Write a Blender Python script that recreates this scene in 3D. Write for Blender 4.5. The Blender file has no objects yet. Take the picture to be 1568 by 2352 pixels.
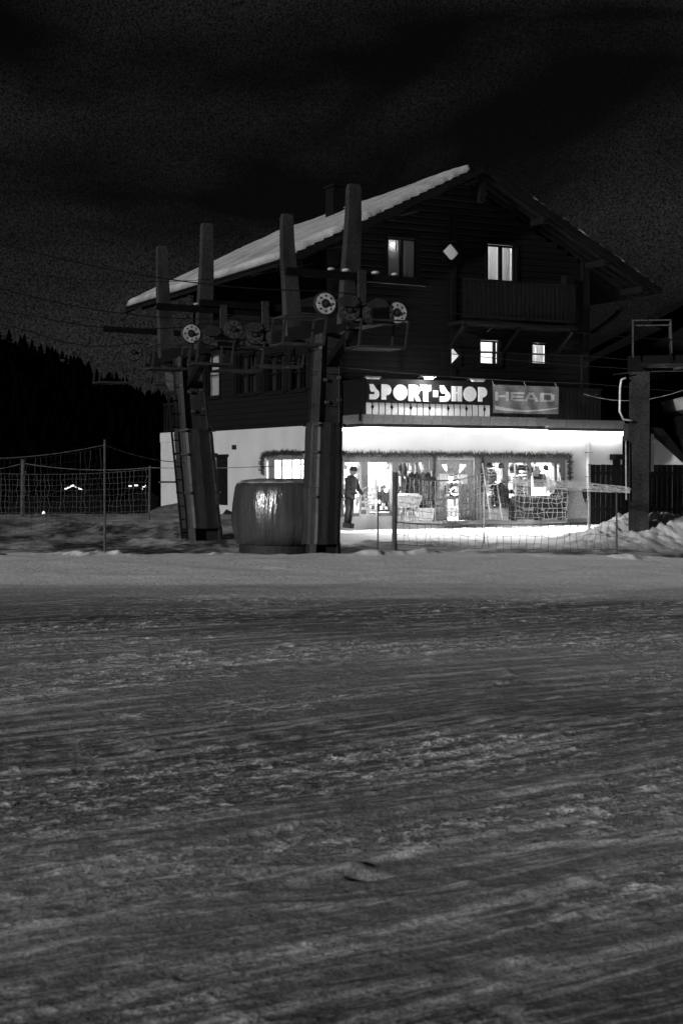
import bpy, math, random
import numpy as np
from mathutils import Vector, Matrix, noise as mnoise
random.seed(7)
R = math.radians
scene = bpy.context.scene
COL = scene.collection

# ------------------------------------------------------------------ camera
FPX = 50 / 36 * 2352.0            # focal length in units of the measured picture (1568 x 2352)
HOR = 1075.0                      # measured horizon row
PITCH = math.atan((1176 - HOR) / FPX)
CAM = Vector((0, 0, 1.7))
cd = bpy.data.cameras.new('camera'); cam = bpy.data.objects.new('camera', cd); COL.objects.link(cam)
cam.location = CAM; cam.rotation_euler = (math.pi / 2 - PITCH, 0, 0)
cd.sensor_fit = 'VERTICAL'; cd.sensor_height = 36; cd.sensor_width = 24; cd.lens = 50
cd.clip_start = 0.1; cd.clip_end = 3000
cd.dof.use_dof = True; cd.dof.focus_distance = 38; cd.dof.aperture_fstop = 5
scene.camera = cam

# ------------------------------------------------------------------ night sky
SUN_EL = 12.5; SUN_H = Vector((-0.70, -0.71, 0)).normalized()
w = bpy.data.worlds.new('World'); scene.world = w; w.use_nodes = True
nt = w.node_tree; nt.nodes.clear()
def wn(t): return nt.nodes.new(t)
out = wn('ShaderNodeOutputWorld')
sky = wn('ShaderNodeTexSky'); sky.sky_type = 'NISHITA'; sky.sun_disc = False
sky.sun_elevation = R(SUN_EL); sky.sun_rotation = math.atan2(SUN_H.x, SUN_H.y)
bw = wn('ShaderNodeRGBToBW'); nt.links.new(sky.outputs[0], bw.inputs[0])
b1 = wn('ShaderNodeBackground'); b1.inputs[1].default_value = 0.0006; nt.links.new(bw.outputs[0], b1.inputs[0])
tc = wn('ShaderNodeTexCoord'); mp = wn('ShaderNodeMapping'); mp.inputs['Scale'].default_value = (2.2, 2.2, 6.0)
mp.inputs['Location'].default_value = (0.35, 0.2, 0.65)
nt.links.new(tc.outputs['Generated'], mp.inputs[0])
ns = wn('ShaderNodeTexNoise'); ns.inputs['Scale'].default_value = 1.3; ns.inputs['Detail'].default_value = 6
ns.inputs['Roughness'].default_value = 0.5; ns.inputs['Distortion'].default_value = 0.4
nt.links.new(mp.outputs[0], ns.inputs[0])
cr = wn('ShaderNodeMapRange'); cr.inputs[1].default_value = 0.42; cr.inputs[2].default_value = 0.75
cr.inputs[3].default_value = 0.0; cr.inputs[4].default_value = 1.0; nt.links.new(ns.outputs[0], cr.inputs[0])
b2 = wn('ShaderNodeBackground'); b2.inputs[0].default_value = (1, 1, 1, 1)
ml = wn('ShaderNodeMath'); ml.operation = 'MULTIPLY_ADD'; ml.inputs[1].default_value = 0.0125; ml.inputs[2].default_value = 0.0004
nt.links.new(cr.outputs[0], ml.inputs[0]); gn = wn('ShaderNodeTexNoise'); gn.inputs['Scale'].default_value = 760; gn.inputs['Detail'].default_value = 2; nt.links.new(tc.outputs['Generated'], gn.inputs[0])
gm = wn('ShaderNodeMapRange'); gm.inputs[1].default_value = .34; gm.inputs[2].default_value = .72; gm.inputs[3].default_value = .2; gm.inputs[4].default_value = 2.6; nt.links.new(gn.outputs[0], gm.inputs[0])
gx_ = wn('ShaderNodeMath'); gx_.operation = 'MULTIPLY'; nt.links.new(ml.outputs[0], gx_.inputs[0]); nt.links.new(gm.outputs[0], gx_.inputs[1]); nt.links.new(gx_.outputs[0], b2.inputs[1])
ad = wn('ShaderNodeAddShader'); nt.links.new(b1.outputs[0], ad.inputs[0]); nt.links.new(b2.outputs[0], ad.inputs[1])
nt.links.new(ad.outputs[0], out.inputs[0])

# the one distant light: low and from the left behind the camera
sd = bpy.data.lights.new('sun', 'SUN'); sd.energy = 2.45; sd.angle = R(1.5); sd.color = (1, 1, 1)
so = bpy.data.objects.new('sun', sd); COL.objects.link(so)
LDIR = SUN_H * math.cos(R(SUN_EL)) + Vector((0, 0, math.sin(R(SUN_EL))))
so.rotation_euler = LDIR.to_track_quat('Z', 'Y').to_euler(); so.location = (-20, -20, 20)

vs = scene.view_settings; vs.view_transform = 'Standard'; vs.look = 'None'; vs.gamma = 1; vs.exposure = 0
vs.use_curve_mapping = False

# ------------------------------------------------------------------ picture point -> place
def ray(u, v):
    yu = -(v - 1176); c, s = math.cos(PITCH), math.sin(PITCH)
    return Vector((u - 784, FPX * c + yu * s, -FPX * s + yu * c))
def at(u, v, Y):
    d = ray(u, v); return CAM + d * (Y / d.y)

# ------------------------------------------------------------------ materials
MATS = {}
def mat(name, val, rough=0.7, nscale=6, namp=0.25, bump=0.0, bscale=40, stretch=(1, 1, 1), emit=0, metal=0, coord='Object', spec=0.4, detail=5, grain=None):
    m = bpy.data.materials.new(name); m.use_nodes = True; t = m.node_tree; N = t.nodes; L = t.links
    p = N['Principled BSDF']; p.inputs['Roughness'].default_value = rough; p.inputs['Metallic'].default_value = metal
    p.inputs['Specular IOR Level'].default_value = spec
    tcn = N.new('ShaderNodeTexCoord'); mpn = N.new('ShaderNodeMapping'); mpn.inputs['Scale'].default_value = stretch
    L.new(tcn.outputs[coord], mpn.inputs[0])
    nz = N.new('ShaderNodeTexNoise'); nz.inputs['Scale'].default_value = nscale; nz.inputs['Detail'].default_value = detail
    L.new(mpn.outputs[0], nz.inputs[0])
    mr = N.new('ShaderNodeMapRange'); mr.inputs[1].default_value = 0.3; mr.inputs[2].default_value = 0.7
    mr.inputs[3].default_value = val * (1 - namp); mr.inputs[4].default_value = min(1, val * (1 + namp))
    L.new(nz.outputs[0], mr.inputs[0])
    cc = N.new('ShaderNodeCombineColor')
    if grain is None: grain = .55 if val < .3 else .18
    gn = N.new('ShaderNodeTexNoise'); gn.inputs['Scale'].default_value = 42; gn.inputs['Detail'].default_value = 2; L.new(tcn.outputs['Object'], gn.inputs[0])
    gr = N.new('ShaderNodeMapRange'); gr.inputs[1].default_value = .3; gr.inputs[2].default_value = .7; gr.inputs[3].default_value = 1 - grain; gr.inputs[4].default_value = 1 + grain; L.new(gn.outputs[0], gr.inputs[0])
    gmul = N.new('ShaderNodeMath'); gmul.operation = 'MULTIPLY'; gmul.use_clamp = True; L.new(mr.outputs[0], gmul.inputs[0]); L.new(gr.outputs[0], gmul.inputs[1])
    for i in range(3): L.new(gmul.outputs[0], cc.inputs[i])
    L.new(cc.outputs[0], p.inputs['Base Color'])
    if bump:
        n2 = N.new('ShaderNodeTexNoise'); n2.inputs['Scale'].default_value = bscale; n2.inputs['Detail'].default_value = 4
        L.new(mpn.outputs[0], n2.inputs[0])
        bp = N.new('ShaderNodeBump'); bp.inputs['Strength'].default_value = 1.0; bp.inputs['Distance'].default_value = bump
        L.new(n2.outputs[0], bp.inputs['Height']); L.new(bp.outputs[0], p.inputs['Normal'])
    if emit:
        p.inputs['Emission Color'].default_value = (1, 1, 1, 1); p.inputs['Emission Strength'].default_value = emit
    MATS[name] = m; return m
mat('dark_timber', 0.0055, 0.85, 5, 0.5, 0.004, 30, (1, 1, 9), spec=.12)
mat('fascia_timber', 0.08, 0.8, 3, 0.6, 0.003, 20, (6, 6, 1))
mat('frame_timber', 0.16, 0.6, 4, 0.3, 0.002, 25, (5, 5, 1))
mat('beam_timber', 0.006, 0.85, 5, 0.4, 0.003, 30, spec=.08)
mat('pale_board', 0.8, 0.7, 5, 0.3, 0.002, 25, (3, 3, .6))
mat('plaster', 0.45, 0.9, 1.2, 0.08, 0.003, 25, grain=.4)
mat('plaster_shop', 0.60, 0.9, 1.0, 0.07, 0.003, 25)
mat('interior_white', 0.85, 0.8, 1, 0.05)
mat('interior_floor', 0.35, 0.5, 2, 0.2)
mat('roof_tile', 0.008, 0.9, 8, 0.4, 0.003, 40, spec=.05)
mat('roof_snow', 0.38, 0.9, 1.1, 0.35, 0.01, 9, grain=.5)
mat('black_paint', 0.006, 0.7, 5, 0.2, spec=.08)
mat('white_paint', 0.8, 0.5, 5, 0.05)
mat('lift_steel', 0.03, 0.6, 3, 0.35, 0.002, 30, (1, 1, .5), metal=0.1)
mat('lift_steel_dark', 0.005, 0.7, 3, 0.35, 0.002, 30, spec=.1)
mat('lift_column', 0.032, 0.8, 2.5, 0.45, 0.002, 60, (1, 1, .35), spec=.08)
mat('pad_cloth', 0.026, 0.5, 4, 0.4, 0.004, 14, (6, 6, .5), spec=.4)
mat('pad_foot', 0.012, 0.7, 4, 0.3)
mat('sheave_rubber', 0.012, 0.7, 9, 0.3)
mat('sheave_disc', 0.42, 0.6, 14, 0.45, spec=.3)
mat('sheave_dim', 0.06, 0.6, 14, 0.45, spec=.3)
mat('tarp', 0.05, 0.25, 3, 0.3, 0.03, 8, (1, 1, .22), spec=0.8, grain=.15)
mat('cable_steel', 0.004, 0.6, 8, 0.2)
mat('rope_pale', 0.8, 0.8, 9, 0.25)
mat('rope_dim', 0.12, 0.8, 9, 0.35)
mat('post_wood', 0.07, 0.85, 8, 0.4, 0.003, 30, (4, 4, .6))
mat('garland_needle', 0.05, 0.8, 12, 0.6)
mat('banner_cloth', 0.11, 0.8, 3, 0.3, 0.003, 8)
mat('banner_print', 0.42, 0.8, 3, 0.25)
mat('dark_cloth', 0.014, 0.85, 7, 0.5, 0.004, 14)
mat('mid_cloth', 0.06, 0.85, 7, 0.5, 0.004, 14)
mat('goods_mid', 0.18, 0.6, 6, 0.5)
mat('goods_pale', 0.65, 0.6, 6, 0.3)
mat('goods_dark', 0.012, 0.6, 6, 0.5)
mat('wicker', 0.4, 0.8, 30, 0.5, 0.004, 60)
mat('door_paint', 0.2, 0.5, 5, 0.2, 0.002, 20, (5, 5, 1))
mat('paper', 0.75, 0.8, 9, 0.1)
mat('glow_bulb', 0.9, 0.5, emit=14)
mat('glow_strip', 0.9, 0.5, emit=30)
mat('glow_panel', 0.9, 0.5, emit=9)
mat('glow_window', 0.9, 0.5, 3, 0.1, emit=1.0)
mat('glow_dim', 0.4, 0.5, 3, 0.1, emit=0.12)
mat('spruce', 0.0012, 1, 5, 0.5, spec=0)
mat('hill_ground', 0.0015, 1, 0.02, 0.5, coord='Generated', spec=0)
mat('village_wood', 0.004, 0.9, 5, 0.4, spec=.05)
mat('village_roof', 0.006, 0.9, 5, 0.4, spec=.05)
mat('fence_black', 0.003, 0.9, 6, 0.5, 0.002, 20, (5, 5, .6), spec=.03)
mat('neighbour_timber', 0.006, 0.9, 5, 0.4, 0.003, 20, (1, 1, 8), spec=.05)

def glass_mat():
    m = bpy.data.materials.new('window_glass'); m.use_nodes = True; t = m.node_tree; N = t.nodes; N.clear()
    o = N.new('ShaderNodeOutputMaterial'); mx = N.new('ShaderNodeMixShader'); tr = N.new('ShaderNodeBsdfTransparent'); gl = N.new('ShaderNodeBsdfGlossy')
    tr.inputs[0].default_value = (.93, .93, .93, 1); gl.inputs['Roughness'].default_value = .03
    lw = N.new('ShaderNodeLayerWeight'); lw.inputs[0].default_value = .5
    pw = N.new('ShaderNodeMath'); pw.operation = 'POWER'; pw.inputs[1].default_value = 4.5; t.links.new(lw.outputs['Facing'], pw.inputs[0])
    sc_ = N.new('ShaderNodeMath'); sc_.operation = 'MULTIPLY_ADD'; sc_.inputs[1].default_value = .45; sc_.inputs[2].default_value = .03; t.links.new(pw.outputs[0], sc_.inputs[0])
    t.links.new(sc_.outputs[0], mx.inputs[0]); t.links.new(tr.outputs[0], mx.inputs[1]); t.links.new(gl.outputs[0], mx.inputs[2]); t.links.new(mx.outputs[0], o.inputs[0])
    MATS['window_glass'] = m
glass_mat()
def curtain_mat(name, v):
    m = bpy.data.materials.new(name); m.use_nodes = True; t = m.node_tree; N = t.nodes; N.clear()
    o = N.new('ShaderNodeOutputMaterial'); mx = N.new('ShaderNodeMixShader'); tr = N.new('ShaderNodeBsdfTranslucent'); gl = N.new('ShaderNodeBsdfDiffuse')
    tr.inputs[0].default_value = (v, v, v, 1); gl.inputs[0].default_value = (v, v, v, 1); mx.inputs[0].default_value = .35
    t.links.new(tr.outputs[0], mx.inputs[1]); t.links.new(gl.outputs[0], mx.inputs[2]); t.links.new(mx.outputs[0], o.inputs[0]); MATS[name] = m
curtain_mat('curtain', .7)

def snow_mat():
    m = bpy.data.materials.new('snow_ground'); m.use_nodes = True; t = m.node_tree; N = t.nodes; L = t.links
    p = N['Principled BSDF']; p.inputs['Roughness'].default_value = .85; p.inputs['Specular IOR Level'].default_value = .1
    g = N.new('ShaderNodeTexCoord')
    def attr(n): a = N.new('ShaderNodeAttribute'); a.attribute_name = n; return a.outputs['Fac']
    def math_(op, a, b=None, c=None, clamp=False):
        n = N.new('ShaderNodeMath'); n.operation = op; n.use_clamp = clamp
        for k, q_ in enumerate((a, b, c)):
            if q_ is None: continue
            if isinstance(q_, (int, float)): n.inputs[k].default_value = q_
            else: L.new(q_, n.inputs[k])
        return n.outputs[0]
    def streak(ang, sx, sy, scale, detail, rough, lo, hi, dist=0):
        r_ = N.new('ShaderNodeMapping'); r_.inputs['Rotation'].default_value = (0, 0, -ang); L.new(g.outputs['Object'], r_.inputs[0])
        s_ = N.new('ShaderNodeMapping'); s_.inputs['Scale'].default_value = (sx, sy, 1); L.new(r_.outputs[0], s_.inputs[0])
        n = N.new('ShaderNodeTexNoise'); n.inputs['Scale'].default_value = scale; n.inputs['Detail'].default_value = detail; n.inputs['Roughness'].default_value = rough; n.inputs['Distortion'].default_value = dist
        L.new(s_.outputs[0], n.inputs[0])
        k = N.new('ShaderNodeMapRange'); k.inputs[1].default_value = lo; k.inputs[2].default_value = hi; L.new(n.outputs[0], k.inputs[0]); return k.outputs[0]
    trk = attr('track')
    lines = streak(R(33), .45, 6.5, 1.0, 5, .62, .50, .70, .3)        # long drag lines
    fine = streak(R(27), 2.2, 22, 1.0, 4, .65, .50, .76)            # short scrapes
    crumb = streak(R(42), 4.5, 8.5, 1.0, 3, .6, .52, .76)              # crumbs of broken snow
    crumb2 = streak(R(50), 14, 20, 1.0, 3, .6, .50, .78)
    dens = streak(R(33), .22, .8, 1.0, 3, .5, .42, .60)
    d2 = math_('MULTIPLY_ADD', dens, 1.15, .1)
    sm = math_('MULTIPLY_ADD', lines, .55, math_('MULTIPLY', fine, .40))
    sm = math_('ADD', sm, math_('MULTIPLY', crumb, math_('MULTIPLY', d2, 1.0)))
    sm = math_('ADD', sm, math_('MULTIPLY', crumb2, math_('MULTIPLY', d2, .45)))
    smk = math_('MULTIPLY', sm, trk)
    patch = streak(R(30), .5, 1.6, 1.0, 6, .62, .3, .7)
    base = math_('MULTIPLY', attr('clean_and_light'), math_('MULTIPLY_ADD', patch, .36, .82))  # mask carries painted light and shade besides real dirt
    base = math_('MULTIPLY', base, math_('MULTIPLY_ADD', trk, -.42, 1.0))
    col = math_('MULTIPLY_ADD', smk, .92, base)
    n3 = N.new('ShaderNodeTexNoise'); n3.inputs['Scale'].default_value = 62; n3.inputs['Detail'].default_value = 4; n3.inputs['Roughness'].default_value = .85; L.new(g.outputs['Object'], n3.inputs[0])
    gr = N.new('ShaderNodeMapRange'); gr.inputs[1].default_value = .32; gr.inputs[2].default_value = .68; gr.inputs[3].default_value = .35; gr.inputs[4].default_value = 1.65; L.new(n3.outputs[0], gr.inputs[0])
    col = math_('MULTIPLY', col, gr.outputs[0]); col = math_('MINIMUM', col, .95)
    cc = N.new('ShaderNodeCombineColor')
    for i in range(3): L.new(col, cc.inputs[i])
    L.new(cc.outputs[0], p.inputs['Base Color'])
    hgt = math_('MULTIPLY_ADD', smk, .022, math_('MULTIPLY', patch, .010))
    n2 = N.new('ShaderNodeTexNoise'); n2.inputs['Scale'].default_value = 9; n2.inputs['Detail'].default_value = 7; n2.inputs['Roughness'].default_value = .7; L.new(g.outputs['Object'], n2.inputs[0])
    hgt = math_('MULTIPLY_ADD', n2.outputs[0], .022, hgt)
    bp = N.new('ShaderNodeBump'); bp.inputs['Strength'].default_value = 1; bp.inputs['Distance'].default_value = 1.0
    L.new(hgt, bp.inputs['Height']); L.new(bp.outputs[0], p.inputs['Normal'])
    MATS['snow_ground'] = m
snow_mat()

# ------------------------------------------------------------------ mesh helpers
def V(*a): return Vector(a)
class MB:
    def __init__(s): s.v = []; s.f = []
    def add(s, vs, fs):
        n = len(s.v); s.v += [tuple(x) for x in vs]; s.f += [tuple(i + n for i in f) for f in fs]; return s
    def box(s, x0, x1, y0, y1, z0, z1, ch=0):
        if ch <= 0:
            vs = [(x, y, z) for z in (z0, z1) for y in (y0, y1) for x in (x0, x1)]
            return s.add(vs, [(0, 2, 3, 1), (4, 5, 7, 6), (0, 1, 5, 4), (2, 6, 7, 3), (0, 4, 6, 2), (1, 3, 7, 5)])
        vs = []
        for z, c in ((z0, ch), (z0 + ch, 0), (z1 - ch, 0), (z1, ch)):
            vs += [(x0 + c, y0 + c, z), (x1 - c, y0 + c, z), (x1 - c, y1 - c, z), (x0 + c, y1 - c, z)]
        fs = [(3, 2, 1, 0), (12, 13, 14, 15)]
        for k in range(3):
            for i in range(4): j = (i + 1) % 4; fs.append((k * 4 + i, k * 4 + j, k * 4 + 4 + j, k * 4 + 4 + i))
        return s.add(vs, fs)
    def hexa(s, p, fs=None):
        return s.add(p, [(3, 2, 1, 0), (4, 5, 6, 7), (0, 1, 5, 4), (1, 2, 6, 5), (2, 3, 7, 6), (3, 0, 4, 7)])
    def beam(s, a, b, w, h, up=(0, 0, 1)):
        a = Vector(a); b = Vector(b); d = (b - a).normalized(); u = Vector(up)
        sx = d.cross(u)
        if sx.length < 1e-4: sx = d.cross(Vector((1, 0, 0)))
        sx.normalize(); u = sx.cross(d).normalized()
        sx *= w / 2; u *= h / 2
        return s.hexa([a - sx - u, a + sx - u, a + sx + u, a - sx + u, b - sx - u, b + sx - u, b + sx + u, b - sx + u])
    def tube(s, pts, r, n=6, caps=True):
        pts = [Vector(p) for p in pts]; k = len(pts); rs = r if isinstance(r, (list, tuple)) else [r] * k
        vs = []; prev = None
        for i, p in enumerate(pts):
            d = (pts[min(i + 1, k - 1)] - pts[max(i - 1, 0)]).normalized()
            if prev is None:
                a = d.cross(Vector((0, 0, 1)))
                if a.length < .05: a = d.cross(Vector((1, 0, 0)))
            else: a = prev - d * prev.dot(d)
            a.normalize(); prev = a; b = d.cross(a)
            for j in range(n):
                t = 2 * math.pi * j / n; vs.append(p + (a * math.cos(t) + b * math.sin(t)) * rs[i])
        fs = []
        for i in range(k - 1):
            for j in range(n): q = (j + 1) % n; fs.append((i * n + j, i * n + q, i * n + n + q, i * n + n + j))
        if caps: fs.append(tuple(range(n))[::-1]); fs.append(tuple(range((k - 1) * n, k * n)))
        return s.add(vs, fs)
    def prism(s, poly, y0, y1):            # poly in (x, z), extruded in y
        n = len(poly); vs = [(x, y0, z) for x, z in poly] + [(x, y1, z) for x, z in poly]
        fs = [tuple(range(n)), tuple(range(n, 2 * n))[::-1]]
        for i in range(n): j = (i + 1) % n; fs.append((i, i + n, j + n, j))
        return s.add(vs, fs)
    def loft(s, rings):
        n = len(rings[0]); vs = [p for r in rings for p in r]; fs = [tuple(range(n))[::-1], tuple(range(len(vs) - n, len(vs)))]
        for k in range(len(rings) - 1):
            for i in range(n): j = (i + 1) % n; fs.append((k * n + i, k * n + j, k * n + n + j, k * n + n + i))
        return s.add(vs, fs)
    def ball(s, c, r, n=8, m=6, sz=1):
        rings = []
        for i in range(1, m):
            t = math.pi * i / m; rings.append([(c[0] + r * math.sin(t) * math.cos(2 * math.pi * j / n), c[1] + r * math.sin(t) * math.sin(2 * math.pi * j / n), c[2] - r * sz * math.cos(t)) for j in range(n)])
        return s.loft(rings)
    def disc(s, c, r, hw, n=20, hole=0, bev=.0):     # wheel with axis along y
        prof = [(hole, -hw), (r - bev, -hw), (r, -hw + bev), (r, hw - bev), (r - bev, hw), (hole, hw)] if hole else [(r - bev, -hw), (r, -hw + bev), (r, hw - bev), (r - bev, hw)]
        vs = []; k = len(prof)
        for j in range(n):
            t = 2 * math.pi * j / n
            for (q, y) in prof: vs.append((c[0] + q * math.cos(t), c[1] + y, c[2] + q * math.sin(t)))
        fs = []
        for j in range(n):
            q = (j + 1) % n
            for i in range(k if hole else k - 1): i2 = (i + 1) % k; fs.append((j * k + i, j * k + i2, q * k + i2, q * k + i))
        if not hole: fs.append(tuple(j * k for j in range(n))); fs.append(tuple(j * k + k - 1 for j in range(n))[::-1])
        return s.add(vs, fs)
    def build(s, name, m, parent=None, smooth=False, base=None):
        me = bpy.data.meshes.new(name)
        b = base if base is not None else (BASE.get(parent.name) if parent is not None and parent.name in BASE else None)
        vs = s.v if b is None else [(x - b[0], y - b[1], z - b[2]) for x, y, z in s.v]
        me.from_pydata(vs, [], s.f); me.update()
        if smooth: me.polygons.foreach_set('use_smooth', [True] * len(me.polygons))
        me.materials.append(MATS[m] if isinstance(m, str) else m)
        o = bpy.data.objects.new(name, me); COL.objects.link(o)
        if parent is not None:
            o.parent = parent
            if parent.name in BASE: BASE[o.name] = BASE[parent.name]
        return o
BASE = {}
def tag(o, label=None, cat=None, group=None, kind=None):
    if label: o['label'] = label
    if cat: o['category'] = cat
    if group: o['group'] = group
    if kind: o['kind'] = kind
    return o
def empty(name, M, base, label, cat, group=None):
    o = bpy.data.objects.new(name, None); COL.objects.link(o); o.empty_display_size = .3
    o.matrix_world = M @ Matrix.Translation(Vector(base)); BASE[o.name] = tuple(base)
    return tag(o, label, cat, group)
I4 = Matrix.Identity(4)
UNIT = {}
def unit_box(key, m, ch=.06):
    if key not in UNIT:
        b = MB().box(-.5, .5, -.5, .5, -.5, .5)
        me = bpy.data.meshes.new(key); me.from_pydata(b.v, [], b.f); me.materials.append(MATS[m]); UNIT[key] = me
    return UNIT[key]
def piece(name, me, parent, c, size, rot=None):
    o = bpy.data.objects.new(name, me); COL.objects.link(o); o.parent = parent
    b = BASE.get(parent.name, (0, 0, 0)); o.location = (c[0] - b[0], c[1] - b[1], c[2] - b[2]); o.scale = size
    if rot: o.rotation_euler = rot
    return o
def board_mesh(key, m):                # a log-like board: unit size, rounded front upper edge
    if key in UNIT: return UNIT[key]
    prof = [(-.5, -.5), (-.5, .18), (-.42, .40), (-.2, .5), (.5, .5), (.5, -.5), (-.3, -.5)]   # (y, z)
    prof = [(-.32, -.5), (-.5, -.36), (-.5, .2), (-.36, .5), (.5, .5), (.5, -.5)]
    vs = [(x, y, z) for x in (-.5, .5) for y, z in prof]; n = len(prof)
    fs = [tuple(range(n)), tuple(range(n, 2 * n))[::-1]] + [(i, i + n, (i + 1) % n + n, (i + 1) % n) for i in range(n)]
    me = bpy.data.meshes.new(key); me.from_pydata(vs, [], fs); me.materials.append(MATS[m]); UNIT[key] = me; return me
def copy_tree(o, parent=None):
    c = o.copy(); COL.objects.link(c); c.parent = parent
    if o.name in BASE: BASE[c.name] = BASE[o.name]
    for ch in list(o.children): copy_tree(ch, c)
    return c
def lamp(name, kind, loc, power, size=.1, rot=None, sy=None, parent=None, spread=None):
    l = bpy.data.lights.new(name, kind); l.energy = power
    if kind == 'AREA':
        l.shape = 'RECTANGLE'; l.size = size; l.size_y = sy or size
    else: l.shadow_soft_size = size
    if spread: l.spread = spread
    o = bpy.data.objects.new(name, l); COL.objects.link(o); o.location = loc
    if rot: o.rotation_euler = rot
    if parent: o.parent = parent
    return o

# ------------------------------------------------------------------ ground
rng = np.random.RandomState(3); TAB = rng.rand(256, 256)
def vnoise(x, y):
    xi = np.floor(x).astype(int); yi = np.floor(y).astype(int); fx = x - xi; fy = y - yi
    fx = fx * fx * (3 - 2 * fx); fy = fy * fy * (3 - 2 * fy)
    a = TAB[yi & 255, xi & 255]; b = TAB[yi & 255, (xi + 1) & 255]; c = TAB[(yi + 1) & 255, xi & 255]; d = TAB[(yi + 1) & 255, (xi + 1) & 255]
    return (a * (1 - fx) + b * fx) * (1 - fy) + (c * (1 - fx) + d * fx) * fy - .5
def fbm(x, y, o=4, g=.5):
    r = 0; a = 1
    for k in range(o): r = r + a * vnoise(x * 2 ** k + 17.3 * k, y * 2 ** k + 5.1 * k); a *= g
    return r
def ss(x, a, b): t = np.clip((x - a) / (b - a), 0, 1); return t * t * (3 - 2 * t)
ANG = R(29)
LUMPS = [(825, 1992, .045, .018), (1268, 2180, .09, .04), (1170, 2120, .06, .035), (742, 2160, .07, .03), (830, 2150, .09, .03), (690, 1893, .06, .04), (1130, 1570, .08, .045), (1000, 1500, .12, .05),
         (815, 1615, .05, .03), (200, 2175, .08, .03), (1480, 1750, .09, .03), (205, 1382, .12, .06), (640, 1300, .14, .06), (1005, 1305, .16, .05), (560, 2045, .05, .025), (1120, 2320, .09, .04)]
LP = []
for (u, v, r_, h_) in LUMPS:
    d = ray(u, v); k = -CAM.z / d.z; LP.append((d.x * k, d.y * k, r_, h_))
TRK = []
for pl in ([(60, 2012), (150, 2000), (260, 1978), (400, 1955), (520, 1925), (640, 1895), (760, 1877), (900, 1850), (1150, 1812), (1568, 1762)], [(700, 2020), (820, 1985), (900, 1962), (1040, 1945), (1280, 1930), (1470, 1925), (1600, 1921)],
           [(0, 1545), (400, 1530), (800, 1515), (1200, 1490), (1600, 1455)], [(0, 1470), (500, 1466), (1000, 1440), (1600, 1405)], [(300, 1700), (700, 1672), (1100, 1625), (1600, 1570)], [(0, 2120), (500, 2080), (1000, 2050), (1600, 1990)], [(700, 2260), (1100, 2215), (1600, 2140)]):
    q_ = []
    for (u, v) in pl: d = ray(u, v); k = -CAM.z / d.z; q_.append((d.x * k, d.y * k))
    TRK.append(q_)
def marks(x, y):
    # loose crumbs and drag ridges: 0 = packed surface, 1 = top of a crumb
    a = x * math.cos(ANG) + y * math.sin(ANG); b = -x * math.sin(ANG) + y * math.cos(ANG)
    dens = np.clip(.5 + 1.1 * fbm(a * .35 + 5, b * 1.1, 3), 0, 1)
    t = 1.3 * np.maximum(0, vnoise(a * 7, b * 13) - .22) / .28 * dens
    t = t + 1.1 * np.maximum(0, vnoise(a * 3.1 + 9, b * 7.5) - .24) / .26 * dens
    t = t + 1.4 * np.maximum(0, vnoise(x * 5.1 + 19, y * 5.1) - .42) / .08 * .6
    ln = vnoise(a * .16 + 11, b * 5.5 + .8 * vnoise(a * .3, b * .3)); t = t + 1.0 * np.maximum(0, ln - .22) / .28 * (.55 + .9 * vnoise(a * 5, b * 9)) 
    for k, q_ in enumerate(TRK):
        m = np.zeros_like(x)
        for (p, q2) in zip(q_[:-1], q_[1:]):
            dx, dy = q2[0] - p[0], q2[1] - p[1]; L2 = dx * dx + dy * dy; s_ = np.clip(((x - p[0]) * dx + (y - p[1]) * dy) / L2, 0, 1)
            dd = np.hypot(x - p[0] - s_ * dx, y - p[1] - s_ * dy) + .02 * vnoise(x * 4, y * 4); wd = .035 + .0022 * y
            m = np.maximum(m, np.exp(-(dd / wd) ** 2) - .6 * np.exp(-((dd - 2.2 * wd) / wd) ** 2))
        t = t + (1.5 if k < 2 else .9) * m * (.65 + .8 * fbm(a * 2.5 + k, b * 2, 2))
    return np.clip(t, -.8, 2.2)
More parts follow.
